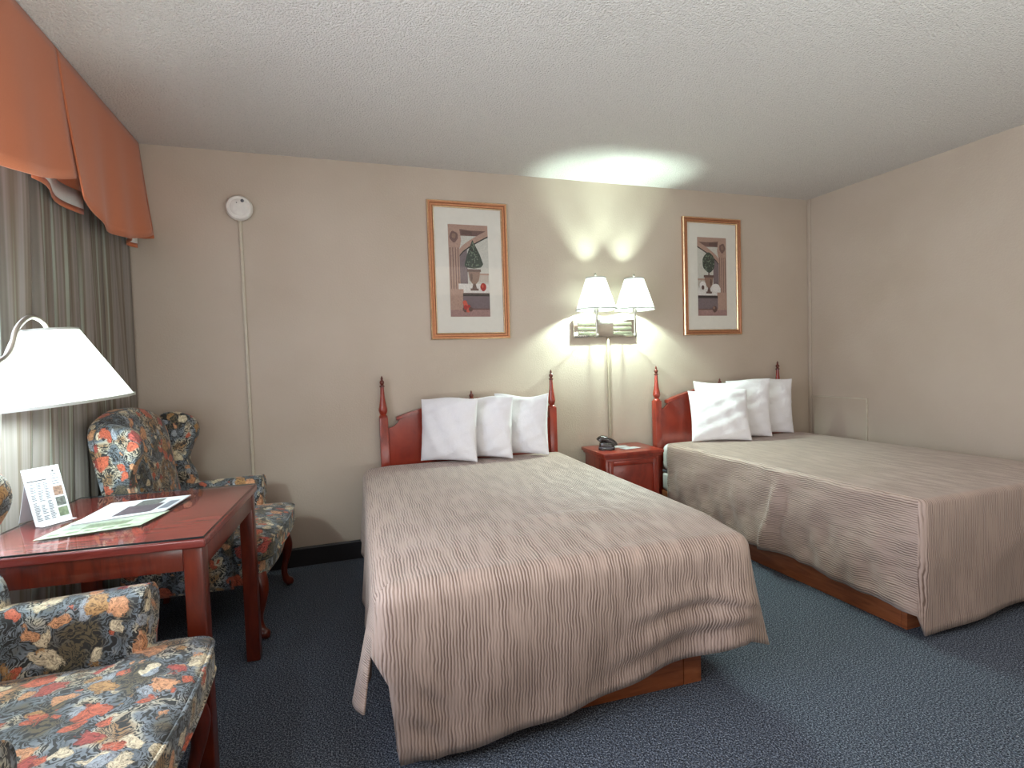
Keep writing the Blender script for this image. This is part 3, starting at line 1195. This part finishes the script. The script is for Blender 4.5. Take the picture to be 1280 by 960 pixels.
def picture(label, xc, zc, w_, h_, flip, ball):
    t = thing('framed_picture', label, 'picture', (xc, 0, zc), 0, 'gold framed prints on the back wall')
    fw = 0.042
    # mitred frame with a stepped profile swept round the rectangle
    prof = [(0.0, 0.002), (0.0, -0.016), (0.006, -0.022), (0.016, -0.020), (0.020, -0.015), (0.032, -0.013), (0.037, -0.017), (0.042, -0.012), (0.042, 0.002)]
    prof = [(i, d - 0.002) for i, d in prof]
    bm = B()
    rings = []
    for sx, sz in ((-1, -1), (1, -1), (1, 1), (-1, 1)):
        rings.append([bm.verts.new((sx * (w_ / 2 - i), d, sz * (h_ / 2 - i))) for i, d in prof])
    for k in range(4):
        a, b = rings[k], rings[(k + 1) % 4]
        for q in range(len(prof) - 1):
            f = bm.faces.new((a[q], b[q], b[q + 1], a[q + 1]))
            f.material_index = {1: 1, 3: 2, 5: 2, 6: 1}.get(q, 0)  # painted highlights and channel shade alternate across the profile
    link('frame', bm, None, t, 30, mats=[M['gold'], M['gold_highlight'], M['gold_shade']])
    iw, ih = w_ / 2 - fw, h_ / 2 - fw
    bm = B(); box(bm, -iw - .004, iw + .004, -.0075, -.002, -ih - .004, ih + .004)
    link('mat_board', bm, M['mat'], t, 0)
    bm = B(); box(bm, -iw - .004, iw + .004, -.0118, -.0105, -ih - .004, ih + .004)
    link('glass', bm, M['glass'], t, 0)
    pw, ph_ = w_ * 0.25, h_ * 0.335
    names = ['p_sky', 'p_stone', 'p_stone_d', 'p_dark', 'p_leaf', 'p_leaf_l', 'p_urn', 'p_urn_d', 'p_white', 'p_red', 'p_red_l', 'p_wall', 'p_floor']
    idx = {n: i for i, n in enumerate(names)}
    bm = B()
    state = {'y': -.0078}

    def poly(pts, mname):
        state['y'] -= 0.00006
        vs = [bm.verts.new(((-1 if flip else 1) * (x * 2 - 1) * pw, state['y'], (z * 2 - 1) * ph_)) for x, z in pts]
        if flip:
            vs = vs[::-1]
        f = bm.faces.new(vs)
        f.material_index = idx[mname]
    rect = lambda a, b, c, d: [(a, c), (b, c), (b, d), (a, d)]

    def ell(cx, cz, rx, rz, n=18, a0=0, a1=2 * PI, jag=0.0):
        return [(cx + rx * (1 + jag * math.sin(7.3 * i)) * math.cos(a0 + (a1 - a0) * i / n), cz + rz * (1 + jag * math.cos(5.1 * i)) * math.sin(a0 + (a1 - a0) * i / n)) for i in range(n)]
    poly(rect(0, 1, 0, 1), 'p_stone_d')
    poly(rect(0.26, 1, 0.28, 0.88), 'p_sky')
    poly([(0.26, 0.28), (0.46, 0.28), (0.46, 0.80), (0.36, 0.76), (0.26, 0.66)], 'p_wall')
    poly([(0, 0.96), (0, 1), (1, 1), (1, 0.94), (0.55, 0.94), (0.34, 0.95)], 'p_stone')
    # arch band and spandrel
    arc = [(0.26 + 0.74 * math.sin(i / 12 * PI / 2), 0.70 + 0.22 * (1 - math.cos(i / 12 * PI / 2)) ** 0.0 * math.sin(i / 12 * PI / 2) ** 0.75) for i in range(13)]
    poly([(x, z - 0.035) for x, z in arc] + [(x, z + 0.03) for x, z in arc[::-1]], 'p_stone')
    poly([(x, z - 0.05) for x, z in arc] + [(x, z - 0.034) for x, z in arc[::-1]], 'p_dark')
    # column with flutes, capital and base
    poly(rect(0.0, 0.27, 0.26, 0.78), 'p_stone')
    for k in range(4):
        poly(rect(0.03 + 0.065 * k, 0.05 + 0.065 * k, 0.28, 0.75), 'p_stone_d')
    poly([(0.0, 0.75), (0.28, 0.75), (0.32, 0.83), (0.28, 0.97), (0.0, 0.97)], 'p_stone')
    poly(ell(0.14, 0.87, 0.10, 0.06, 14, jag=0.15), 'p_stone_d')
    poly(ell(0.14, 0.875, 0.05, 0.03, 12), 'p_urn')
    poly(rect(0.33, 0.60, 0.895, 0.935), 'p_urn_d')
    # balustrade
    for k in range(7):
        poly(rect(0.72 + 0.04 * k, 0.735 + 0.04 * k, 0.38, 0.46), 'p_stone')
    poly(rect(0.70, 1.0, 0.455, 0.475), 'p_stone')
    # ledge and steps
    poly(rect(0.22, 1, 0.26, 0.36), 'p_white')
    poly(rect(0.0, 0.34, 0.0, 0.30), 'p_stone')
    poly(rect(0.32, 1, 0.09, 0.25), 'p_wall')
    poly(rect(0.32, 1, 0.225, 0.255), 'p_dark')
    poly(rect(0.0, 1, 0.0, 0.075), 'p_floor')
    # urn
    poly([(0.44, 0.49), (0.80, 0.49), (0.79, 0.52), (0.45, 0.52)], 'p_urn_d')
    poly([(0.47, 0.49), (0.77, 0.49), (0.74, 0.40), (0.66, 0.355), (0.58, 0.355), (0.50, 0.40)], 'p_urn')
    poly([(0.59, 0.36), (0.65, 0.36), (0.68, 0.31), (0.56, 0.31)], 'p_urn_d')
    poly(rect(0.52, 0.72, 0.285, 0.31), 'p_urn_d')
    poly(ell(0.55, 0.43, 0.03, 0.045, 10), 'p_urn_d')
    # topiary
    if ball:
        poly(rect(0.60, 0.64, 0.50, 0.60), 'p_urn_d')
        poly(ell(0.62, 0.68, 0.21, 0.125, 22, jag=0.05), 'p_leaf')
        for k in range(46):
            a, r0 = random.random() * 6.28, random.random() ** .5
            poly(ell(0.62 + 0.18 * r0 * math.cos(a), 0.68 + 0.105 * r0 * math.sin(a), 0.018, 0.008, 6), 'p_leaf_l' if k % 3 else 'p_dark')
        poly(ell(0.84, 0.39, 0.11, 0.05, 12), 'p_white')
        poly(ell(0.40, 0.36, 0.15, 0.05, 12), 'p_white')
        poly(ell(0.84, 0.36, 0.05, 0.03, 9), 'p_urn_d')
        poly(ell(0.44, 0.085, 0.08, 0.045, 12, jag=0.1), 'p_urn_d')
        poly(ell(0.47, 0.10, 0.04, 0.02, 9), 'p_urn')
    else:
        poly([(0.38, 0.56), (0.43, 0.535), (0.62, 0.525), (0.80, 0.54), (0.86, 0.575), (0.78, 0.68), (0.68, 0.77), (0.60, 0.84), (0.54, 0.77), (0.45, 0.67)], 'p_leaf')
        for k in range(60):
            b = random.random()
            hw = 0.23 * (1 - b)
            poly(ell(0.61 + random.uniform(-hw, hw), 0.55 + 0.26 * b, 0.018, 0.008, 6), 'p_leaf_l' if k % 3 else 'p_dark')
        poly(ell(0.84, 0.325, 0.075, 0.045, 14, jag=0.06), 'p_red')
        poly(ell(0.82, 0.335, 0.03, 0.02, 9), 'p_red_l')
        for k in range(9):
            poly(ell(0.46 + random.uniform(-.11, .13), 0.115 + random.uniform(-.05, .05), 0.055, 0.026, 9), ['p_red', 'p_red_l', 'p_urn_d'][k % 3])
    link('print', bm, None, t, 0, mats=[M[n] for n in names])
    return t


picture('gold framed print of a cone topiary in an urn, above the near bed', 0.610 + .2665, 1.794, 0.533, 0.890, False, False)
picture('gold framed print of a round topiary in an urn, above the far bed', 2.529 + .2665, 1.794, 0.533, 0.890, True, True)

# ================================================================== wall lamp, cord cover, smoke detector


def wall_lamp():
    t = thing('wall_lamp', 'lit twin shade wall lamp with a bright metal backplate above the nightstand', 'wall lamp', (1.857, 0, 1.408))
    bm = B(); box(bm, -.25, .25, -.028, -.001, -.063, .063, 0.004, 2)
    bp = link('backplate', bm, M['chrome'], t)
    for xc in (-.145, .135):
        for k in range(3):
            bm = B(); box(bm, xc - .075, xc + .075, -.031, -.027, -.048 + .034 * k, -.024 + .034 * k, 0.002)  # dark band standing slightly proud of the plate
            link('plate_band', bm, M['plate_band'], bp)
    for sx, xs in ((-1, -.135), (1, .163)):
        bm = B()
        pts = catmull([(xs * 0.9, -.026, -.052), (xs * .97, -.085, -.056), (xs, -.145, -.05), (xs, -.150, -.03), (xs, -.150, .10), (xs, -.150, .14)], 5)
        tube(bm, pts, 0.0085, 10)
        arm = link('arm', bm, M['nickel'], t)
        bm = B(); lathe(bm, [(0.008, -.072), (0.013, -.062), (0.013, -.052), (0.008, -.046)], (xs, -.150, 0), 14)
        link('knuckle', bm, M['nickel'], arm)
        bm = B()
        lathe(bm, [(0.013, .098), (0.016, .112), (0.016, .15), (0.012, .152)], (xs, -.150, 0), 14)
        link('socket', bm, M['nickel'], arm)
        bm = B()
        prof = [(0.138, .118), (0.066, .335)]
        lathe(bm, [(0.138 + (0.066 - 0.138) * k / 8, .118 + (.335 - .118) * k / 8) for k in range(9)], (xs, -.150, 0), 40, cap=False)
        sh = link('lamp_shade', bm, M['shade'], t)
        md = sh.modifiers.new('thick', 'SOLIDIFY'); md.thickness = 0.002
        for rr, z in ((0.1385, .120), (0.067, .334)):
            bm = B(); lathe(bm, [(rr, z - .004), (rr + .0015, z - .004), (rr + .0012, z + .004), (rr - .001, z + .004), (rr - .001, z - .004), (rr, z - .004)], (xs, -.150, 0), 40, cap=False)
            link('shade_trim', bm, M['trim_tape'], sh)
        bm = B(); lathe(bm, [(0.003, .30), (0.003, .345), (0.008, .350), (0.009, .358), (0.004, .366), (0.001, .369)], (xs, -.150, 0), 12)
        for k in range(3):
            a = k * 2 * PI / 3
            tube(bm, [(xs, -.150, .326), (xs + .066 * math.cos(a), -.150 + .066 * math.sin(a), .332)], 0.0015, 6)
        link('finial', bm, M['nickel'], sh)
        light('wall_lamp_light', 'POINT', (1.857 + xs, -.150, 1.408 + .200), 48, (0.75, 1.0, 0.89), size=0.022)


wall_lamp()
bm = B()
box(bm, 1.872, 1.890, -.020, -.001, 0.0, 1.342, 0.005, 3)
tag(link('cord_cover', bm, M['cover']), 'slim metal cord cover running down from the twin wall lamp', 'cord cover')

sd = thing('smoke_detector', 'round white smoke detector high on the back wall', 'smoke detector', (-0.463, 0, 2.115))
bm = B(); lathe(bm, [(0.062, -.001), (0.064, -.012), (0.062, -.014)], (0, 0, 0), 36, 'Y'); link('mounting_plate', bm, M['conduit'], sd)
bm = B(); lathe(bm, [(0.068, -.013), (0.071, -.02), (0.070, -.036), (0.062, -.046), (0.050, -.0475), (0.048, -.0455), (0.044, -.0485), (0.02, -.050), (0.001, -.050)], (0, 0, 0), 40, 'Y')
link('housing', bm, M['white_plastic'], sd)
bm = B(); lathe(bm, [(0.009, -.0475), (0.009, -.052), (0.006, -.0535), (0.001, -.0535)], (0.020, 0, 0.036), 14, 'Y'); link('test_button', bm, M['ink_grey'], sd)
bm = B(); lathe(bm, [(0.003, -.048), (0.003, -.051), (0.0005, -.0515)], (-0.010, 0, 0.024), 10, 'Y'); link('indicator_light', bm, M['photo_c'], sd)
bm = B(); box(bm, -0.474, -0.456, -.014, -.001, 0.116, 2.052, 0.004, 3)
tag(link('cable_conduit', bm, M['conduit']), 'thin pale cable conduit running down the wall from the smoke detector', 'conduit')

# ================================================================== table and what lies on it
TBL = (-0.657, -1.340)
TRZ = -R(3.9)


def table():
    t = thing('writing_table', 'red cherry table with a glass top between the two floral chairs', 'table', (TBL[0], TBL[1], 0), TRZ)
    hx, hy, zt = 0.315, 0.362, 0.716
    bm = B()
    prism(bm, rounded([(-hx, -hy), (hx, -hy), (hx, hy), (-hx, hy)], 0.006, 3), zt - .026, zt, XY, 0.006, 3)
    link('tabletop', bm, M['cherry_h'], t)
    ap = 0.625
    lx, ly, lw = hx - .010, hy - .010, 0.052
    for s in (-1, 1):
        bm = B(); box(bm, -lx + lw, lx - lw, s * ly - .011 - s * .013, s * ly + .011 - s * .013, ap, zt - .025, 0.002); link('apron', bm, M['cherry'], t)
        bm = B(); box(bm, s * lx - .011 - s * .013, s * lx + .011 - s * .013, -ly + lw, ly - lw, ap, zt - .025, 0.002); link('apron', bm, M['cherry'], t)
    for sx in (-1, 1):
        for sy in (-1, 1):
            bm = B()
            x0, x1 = sorted((sx * lx, sx * (lx - lw)))
            y0, y1 = sorted((sy * ly, sy * (ly - lw)))
            box(bm, x0, x1, y0, y1, 0, zt - .025, 0.005, 3)
            link('leg', bm, M['cherry'], t)
    bm = B()
    box(bm, -hx + .004, hx - .004, -hy + .004, hy - .004, zt + .0005, zt + .0065, 0.001, 1)
    for f in bm.faces:
        f.material_index = 0 if abs(f.normal.z) > 0.9 else 1
    o = link('table_glass', bm, None, None, 0, mats=[M['glass'], M['glass_edge']])
    o.location = (TBL[0], TBL[1], 0); o.rotation_euler = (0, 0, TRZ)
    tag(o, 'clear glass sheet lying on the cherry table', 'glass top')


table()
ZT = 0.7235


def leaflet(name, label, quad, z, th, mat, marks):
    """flat sheet with its corners at quad (world xy, order a, b, c, d); marks are (u0, u1, v0, v1, material)"""
    t = thing(name, label, 'leaflet', (quad[0][0], quad[0][1], z))
    o0 = Vector(quad[0])
    Q = [Vector(q) - o0 for q in quad]

    def at(u, v):
        return Q[0] * (1 - u) * (1 - v) + Q[1] * u * (1 - v) + Q[2] * u * v + Q[3] * (1 - u) * v
    bm = B(); prism(bm, [tuple(q) for q in Q], 0, th, XY)
    link('sheet', bm, mat, t, 0)
    by = {}
    bm = B()
    for u0, u1, v0, v1, mn in marks:
        if 'photo' not in mn:
            bm.faces.new([bm.verts.new(Vector((*at(a, b), th + 0.0004))) for a, b in ((u0, v0), (u1, v0), (u1, v1), (u0, v1))])
    link('printed_text', bm, M['ink_grey'], t, 0)['kind'] = 'stuff'
    marks = [q for q in marks if 'photo' in q[4]]
    for u0, u1, v0, v1, mn in marks:
        by.setdefault(mn, []).append((u0, u1, v0, v1))
    for q, (mn, rs) in enumerate(by.items()):
        bm = B()
        for k, (u0, u1, v0, v1) in enumerate(rs):
            f = bm.faces.new([bm.verts.new(Vector((*at(a, b), th + 0.0004 + 0.0002 * q))) for a, b in ((u0, v0), (u1, v0), (u1, v1), (u0, v1))])
        link('printed_picture' if 'photo' in mn else 'printed_lines', bm, M[mn], t, 0)
    return t


rl = random.Random(3)
mk = [(0.02, 0.98, 0.02, 0.98, 'photo_d')] if False else []
for k in range(5):
    mk.append((0.06 + 0.17 * k, 0.18 + 0.17 * k, 0.10, 0.16 + 0.10 * rl.random(), 'photo_d'))
for k in range(11):
    mk.append((0.06, 0.30 + 0.5 * rl.random(), 0.34 + 0.045 * k, 0.352 + 0.045 * k, 'ink_grey'))
mk.append((0.30, 0.75, 0.30, 0.55, 'photo_d'))
leaflet('paper_leaflet', 'pale green printed sheet lying under the menu on the glass table',
        [(-0.835, -1.565), (-0.585, -1.515), (-0.545, -1.355), (-0.80, -1.36)], ZT, 0.0016, M['paper_green'], mk)
mk = []
for k in range(9):
    mk.append((0.05, 0.30, 0.12 + 0.08 * k, 0.135 + 0.08 * k, 'ink_grey'))
mk += [(0.36, 0.80, 0.10, 0.62, 'photo_c'), (0.42, 0.72, 0.58, 0.92, 'photo_b'), (0.84, 0.96, 0.2, 0.7, 'ink_grey')]
leaflet('menu_card', 'white menu card with a dark photo lying on top of the pale green sheet',
        [(-0.792, -1.435), (-0.556, -1.372), (-0.527, -1.150), (-0.775, -1.165)], ZT + 0.0022, 0.004, M['paper'], mk)


def tent_card():
    t = thing('tent_card', 'upright white printed card leaning back on the glass table by the curtain', 'tent card', (-0.872, -1.345, ZT), R(56))
    w_, h_, tl = 0.108, 0.182, R(16)
    A = lambda u, v, d=0.0: Vector(((u - .5) * w_, math.sin(tl) * v * h_ - d * math.cos(tl), math.cos(tl) * v * h_ + 0.001 - d * -math.sin(tl) * 0))
    bm = B()
    vs0 = [bm.verts.new(A(u, v)) for u, v in ((0, 0), (1, 0), (1, 1), (0, 1))]
    vs1 = [bm.verts.new(A(u, v, 0.0025)) for u, v in ((0, 0), (1, 0), (1, 1), (0, 1))]
    bm.faces.new(vs0); bm.faces.new(vs1[::-1])
    for i in range(4):
        bm.faces.new((vs0[i], vs0[(i + 1) % 4], vs1[(i + 1) % 4], vs1[i]))
    link('front_card', bm, M['paper'], t, 0)
    bm = B()
    top = [A(0.15, .98), A(.85, .98)]
    vs = [bm.verts.new(p) for p in (top[0], top[1], Vector((.35 * w_, .098, 0.0008)), Vector((-.35 * w_, .098, 0.0008)))]
    bm.faces.new(vs)
    o = link('back_stand', bm, M['paper'], t, 0)
    md = o.modifiers.new('thick', 'SOLIDIFY'); md.thickness = 0.0015
    bm = B(); box(bm, -.5 * w_, .45 * w_, -.03, -.002, 0.0, .0012); link('foot_flap', bm, M['paper'], t, 0)

    def marks(name, rects, mat):
        bm = B()
        for u0, u1, v0, v1 in rects:
            bm.faces.new([bm.verts.new(A(u, v, 0.0030)) for u, v in ((u0, v0), (u1, v0), (u1, v1), (u0, v1))])
        link(name, bm, mat, t, 0)
    marks('heading_bar', [(0.06, 0.58, 0.765, 0.785)], M['ink'])
    rs = []
    for c in range(3):
        for k in range(24):
            if rl.random() < 0.88:
                rs.append((0.08 + 0.19 * c, 0.08 + 0.19 * c + rl.uniform(0.08, 0.15), 0.07 + 0.028 * k, 0.084 + 0.028 * k))
    for k in range(3):
        rs.append((0.70, 0.90, 0.66 + 0.05 * k, 0.675 + 0.05 * k))
    marks('text_lines', rs, M['ink_grey'])
    marks('logo_mark', [(0.77, 0.83, 0.885, 0.915), (0.785, 0.815, 0.915, 0.93), (0.72, 0.88, 0.845, 0.858), (0.74, 0.86, 0.81, 0.82)], M['ink'])
    marks('printed_picture', [(0.68, 0.94, 0.45, 0.62)], M['photo_a'])
    marks('printed_picture', [(0.68, 0.94, 0.26, 0.42)], M['photo_b'])
    marks('printed_picture', [(0.68, 0.94, 0.07, 0.23)], M['photo_d'])


tent_card()

# ================================================================== swing-arm lamp over the table


def floor_lamp():
    px, py = -0.955, -1.752
    t = thing('floor_lamp', 'lit lamp with a large white cone shade on a curved metal arm over the table', 'lamp', (px, py, 0))
    S = Vector((-0.826 - px, -1.420 - py, 0))       # shade axis relative to the pole
    zb, zt = 1.106, 1.336
    bm = B(); lathe(bm, [(0.085, 0.0), (0.085, 0.012), (0.070, 0.020), (0.016, 0.026), (0.012, 0.04)], (0, 0, 0), 32); link('base', bm, M['nickel'], t)
    bm = B(); tube(bm, [(0, 0, .03), (0, 0, .6), (0, 0, 1.13)], 0.010, 12); link('pole', bm, M['nickel'], t)
    bm = B()
    d = S.normalized()
    L = S.length
    pts = catmull([(0, 0, 1.12), d * 0.05 + Vector((0, 0, 1.17)), d * 0.13 + Vector((0, 0, 1.205)), d * (L - .13) + Vector((0, 0, 1.255)),
                   d * (L - .095) + Vector((0, 0, 1.335)), d * (L - .05) + Vector((0, 0, 1.372)), d * (L - .008) + Vector((0, 0, 1.355)), S + Vector((0, 0, 1.325)), S + Vector((0, 0, 1.29))], 6)
    tube(bm, pts, 0.0075, 10)
    link('arm', bm, M['nickel'], t)
    bm = B(); lathe(bm, [(0.012, 1.30), (0.017, 1.29), (0.017, 1.245), (0.011, 1.24)], S, 16)
    for k in range(3):
        a = k * 2 * PI / 3 + .4
        tube(bm, [S + Vector((0, 0, 1.300)), S + Vector((.072 * math.cos(a), .072 * math.sin(a), zt - .004))], 0.0018, 6)
    link('socket', bm, M['nickel'], t)
    bm = B()
    rb, rt = 0.190, 0.076
    lathe(bm, [(rb + (rt - rb) * k / 10, zb + (zt - zb) * k / 10 - zt) for k in range(11)], (0, 0, 0), 48, cap=False)
    sh = link('lamp_shade', bm, M['shade'], t)
    sh.location = S + Vector((0, 0, zt))
    sh.rotation_euler = Matrix.Rotation(R(5.5), 3, Vector((0.37, -0.93, 0))).to_euler()   # the shade hangs a little askew
    md = sh.modifiers.new('thick', 'SOLIDIFY'); md.thickness = 0.002
    for rr, z in ((rb + .0005, zb - zt + .003), (rt + .001, -.003)):
        bm = B(); lathe(bm, [(rr, z - .004), (rr + .0015, z - .004), (rr + .001, z + .004), (rr - .001, z + .004), (rr - .001, z - .004), (rr, z - .004)], (0, 0, 0), 48, cap=False)
        link('shade_trim', bm, M['trim_tape'], sh)
    light('table_lamp_light', 'POINT', (px + S.x, py + S.y, 1.19), 21, (0.80, 0.97, 0.98), size=0.035)


floor_lamp()

# ================================================================== wing chairs


def wing_chair(label):
    t = thing('wing_chair', label, 'armchair', (0, 0, 0), 0, 'floral wing chairs at the table')
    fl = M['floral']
    # seat rail
    bm = B()
    out = rounded([(-.28, -.30), (.27, -.325), (.30, 0), (.27, .325), (-.28, .30)], [.03, .05, .3, .05, .03], 5)
    loft(bm, out, [(0.96, .255), (0.99, .262), (1.0, .28), (1.0, .345), (0.985, .365)], XY)
    link('seat_rail', bm, fl, t)
    # T cushion
    bm = B()
    out = rounded([(-.20, -.245), (.15, -.245), (.17, -.345), (.32, -.335), (.345, 0), (.32, .335), (.17, .345), (.15, .245), (-.20, .245)],
                  [.03, .02, .03, .06, .3, .06, .03, .02, .03], 5)
    loft(bm, out, [(0.0, .358), (0.94, .356), (0.985, .362), (1.0, .378), (1.004, .41), (1.0, .435), (0.985, .450), (0.95, .458), (0.80, .468), (0.55, .477), (0.25, .482), (0.0, .483)], XY, (0.06, 0))
    s = link('seat_cushion', bm, fl, t)
    bm = B()
    for zz in (.371, .446):
        cc = Vector((0.06, 0))
        pts = [cc + (Vector(p) - cc) * 1.0 for p in out]
        pts = [(p.x, p.y, zz) for p in pts]
        tube(bm, pts + [pts[0]], 0.0045, 6, cap=False)
    link('piping', bm, fl, s)
    # backrest, raked, camel top
    rake = lambda z: -0.16 * max(0.0, z - 0.38)
    out = rounded([(-.255, .40), (.255, .40), (.275, .70), (.285, .955), (.19, 1.005), (.0, 1.045), (-.19, 1.005), (-.285, .955), (-.275, .70)],
                  [.02, .02, .05, .08, .12, .12, .12, .08, .05], 4)
    bm = B()
    loft(bm, out, [(0.93, -.285), (0.99, -.280), (1.0, -.262), (1.0, -.215), (0.98, -.195), (0.90, -.178), (0.7, -.163), (0.4, -.155), (0.0, -.152)],
         lambda a, b, d: Vector((d + rake(b), a, b)), (0, .70))
    link('backrest', bm, fl, t)
    for sy in (-1, 1):
        # wing: side panel with a scrolled front edge
        ol = [(-.235, .57), (-.14, .57), (-.125, .64), (-.145, .72), (-.115, .80), (-.075, .87), (-.075, .935), (-.12, .975), (-.20, .985), (-.245, .93), (-.245, .75)]
        ol = [tuple(p.to_2d()) for p in catmull([(a, b, 0) for a, b in ol], 4, True)]
        bm = B()
        loft(bm, ol, [(0.90, -.030), (0.97, -.026), (1.0, -.014), (1.0, .010), (0.97, .022), (0.85, .030), (0.5, .038), (0, .040)],
             lambda a, b, d: Vector((a + rake(b) * .9, sy * (.305 - d + 0.25 * max(0, a + .20)), b)), (-.15, .80))
        link('wing', bm, fl, t)
        # arm: upholstered panel with a roll on top, scroll front
        pr = [(.255, .27), (.335, .27), (.340, .44), (.352, .50), (.376, .535), (.380, .575), (.355, .608), (.315, .618), (.275, .605), (.252, .575), (.250, .52)]
        pr = [tuple(p.to_2d()) for p in catmull([(a, b, 0) for a, b in pr], 4, True)]
        bm = B()
        xf, xb = .165, -.25
        loft(bm, pr, [(0.0, xb), (0.94, xb), (1.0, xb + .02), (1.0, -.05), (1.0, .08), (1.0, xf - .018), (0.985, xf - .006), (0.93, xf), (0.6, xf + .006), (0.0, xf + .008)],
             lambda a, b, d: Vector((d, sy * (a + .012 * sstep(-.25, .16, d)), b - 0.012 * sstep(.16, -.25, d))), (.305, .46))
        ar = link('arm', bm, fl, t)
        bm = B()
        c = Vector((.305, .46))
        pts = [c + (Vector(p) - c) * 0.985 for p in pr]
        pts = [(xf - .004, sy * (p.x + .012), p.y) for p in pts]
        tube(bm, pts + [pts[0]], 0.0045, 6, cap=False)
        link('piping', bm, fl, ar)
        # cabriole front leg, raked rear leg
        bm = B()
        pts = catmull([(.255, sy * .285, .29), (.272, sy * .300, .23), (.270, sy * .298, .17), (.255, sy * .288, .10), (.262, sy * .293, .045), (.282, sy * .303, .020), (.288, sy * .307, .008)], 5)
        n = len(pts)
        rad = [0.036, 0.036, 0.035, 0.034, 0.032, .030, .028, .026, .024, .022, .020, .0185, .0175, .0165, .016, .0158, .0158, .016, .0165, .0175, .019, .021, .022, .023, .0235, .0235, .023, .021, .018, .012, .008]
        rad = [rad[min(len(rad) - 1, int(i * (len(rad) - 1) / (n - 1)))] for i in range(n)]
        tube(bm, pts, [min(r0, max(0.006, p.z + 0.001)) if p.z < .03 else r0 for r0, p in zip(rad, pts)], 14)
        link('leg', bm, M['cherry'], t)
        bm = B()
        prism(bm, [(-.018, -.018), (.018, -.018), (.018, .018), (-.018, .018)], 0, .27,
              lambda a, b, d: Vector((-.262 - .05 * (1 - d / .27) + a * (0.75 + .5 * d / .27), sy * .255 + b * (0.75 + .5 * d / .27), d)), 0.002)
        link('leg', bm, M['cherry'], t)
    return t


def copy_tree(o, parent=None):
    c = o.copy()
    COL.objects.link(c)
    c.parent = parent
    for ch in list(o.children):
        copy_tree(ch, c)
    return c


ch = wing_chair('floral wing chair behind the table, in the corner by the curtain')
ch.location = (-0.580, -0.555, 0)
ch.rotation_euler = (0, 0, -R(5.5))
c2 = copy_tree(ch)
c2['label'] = 'floral wing chair in front of the table, its blue toned seat nearest the camera'
c2.location = (-0.680, -2.075, 0)
c2.rotation_euler = (0, 0, -R(3))
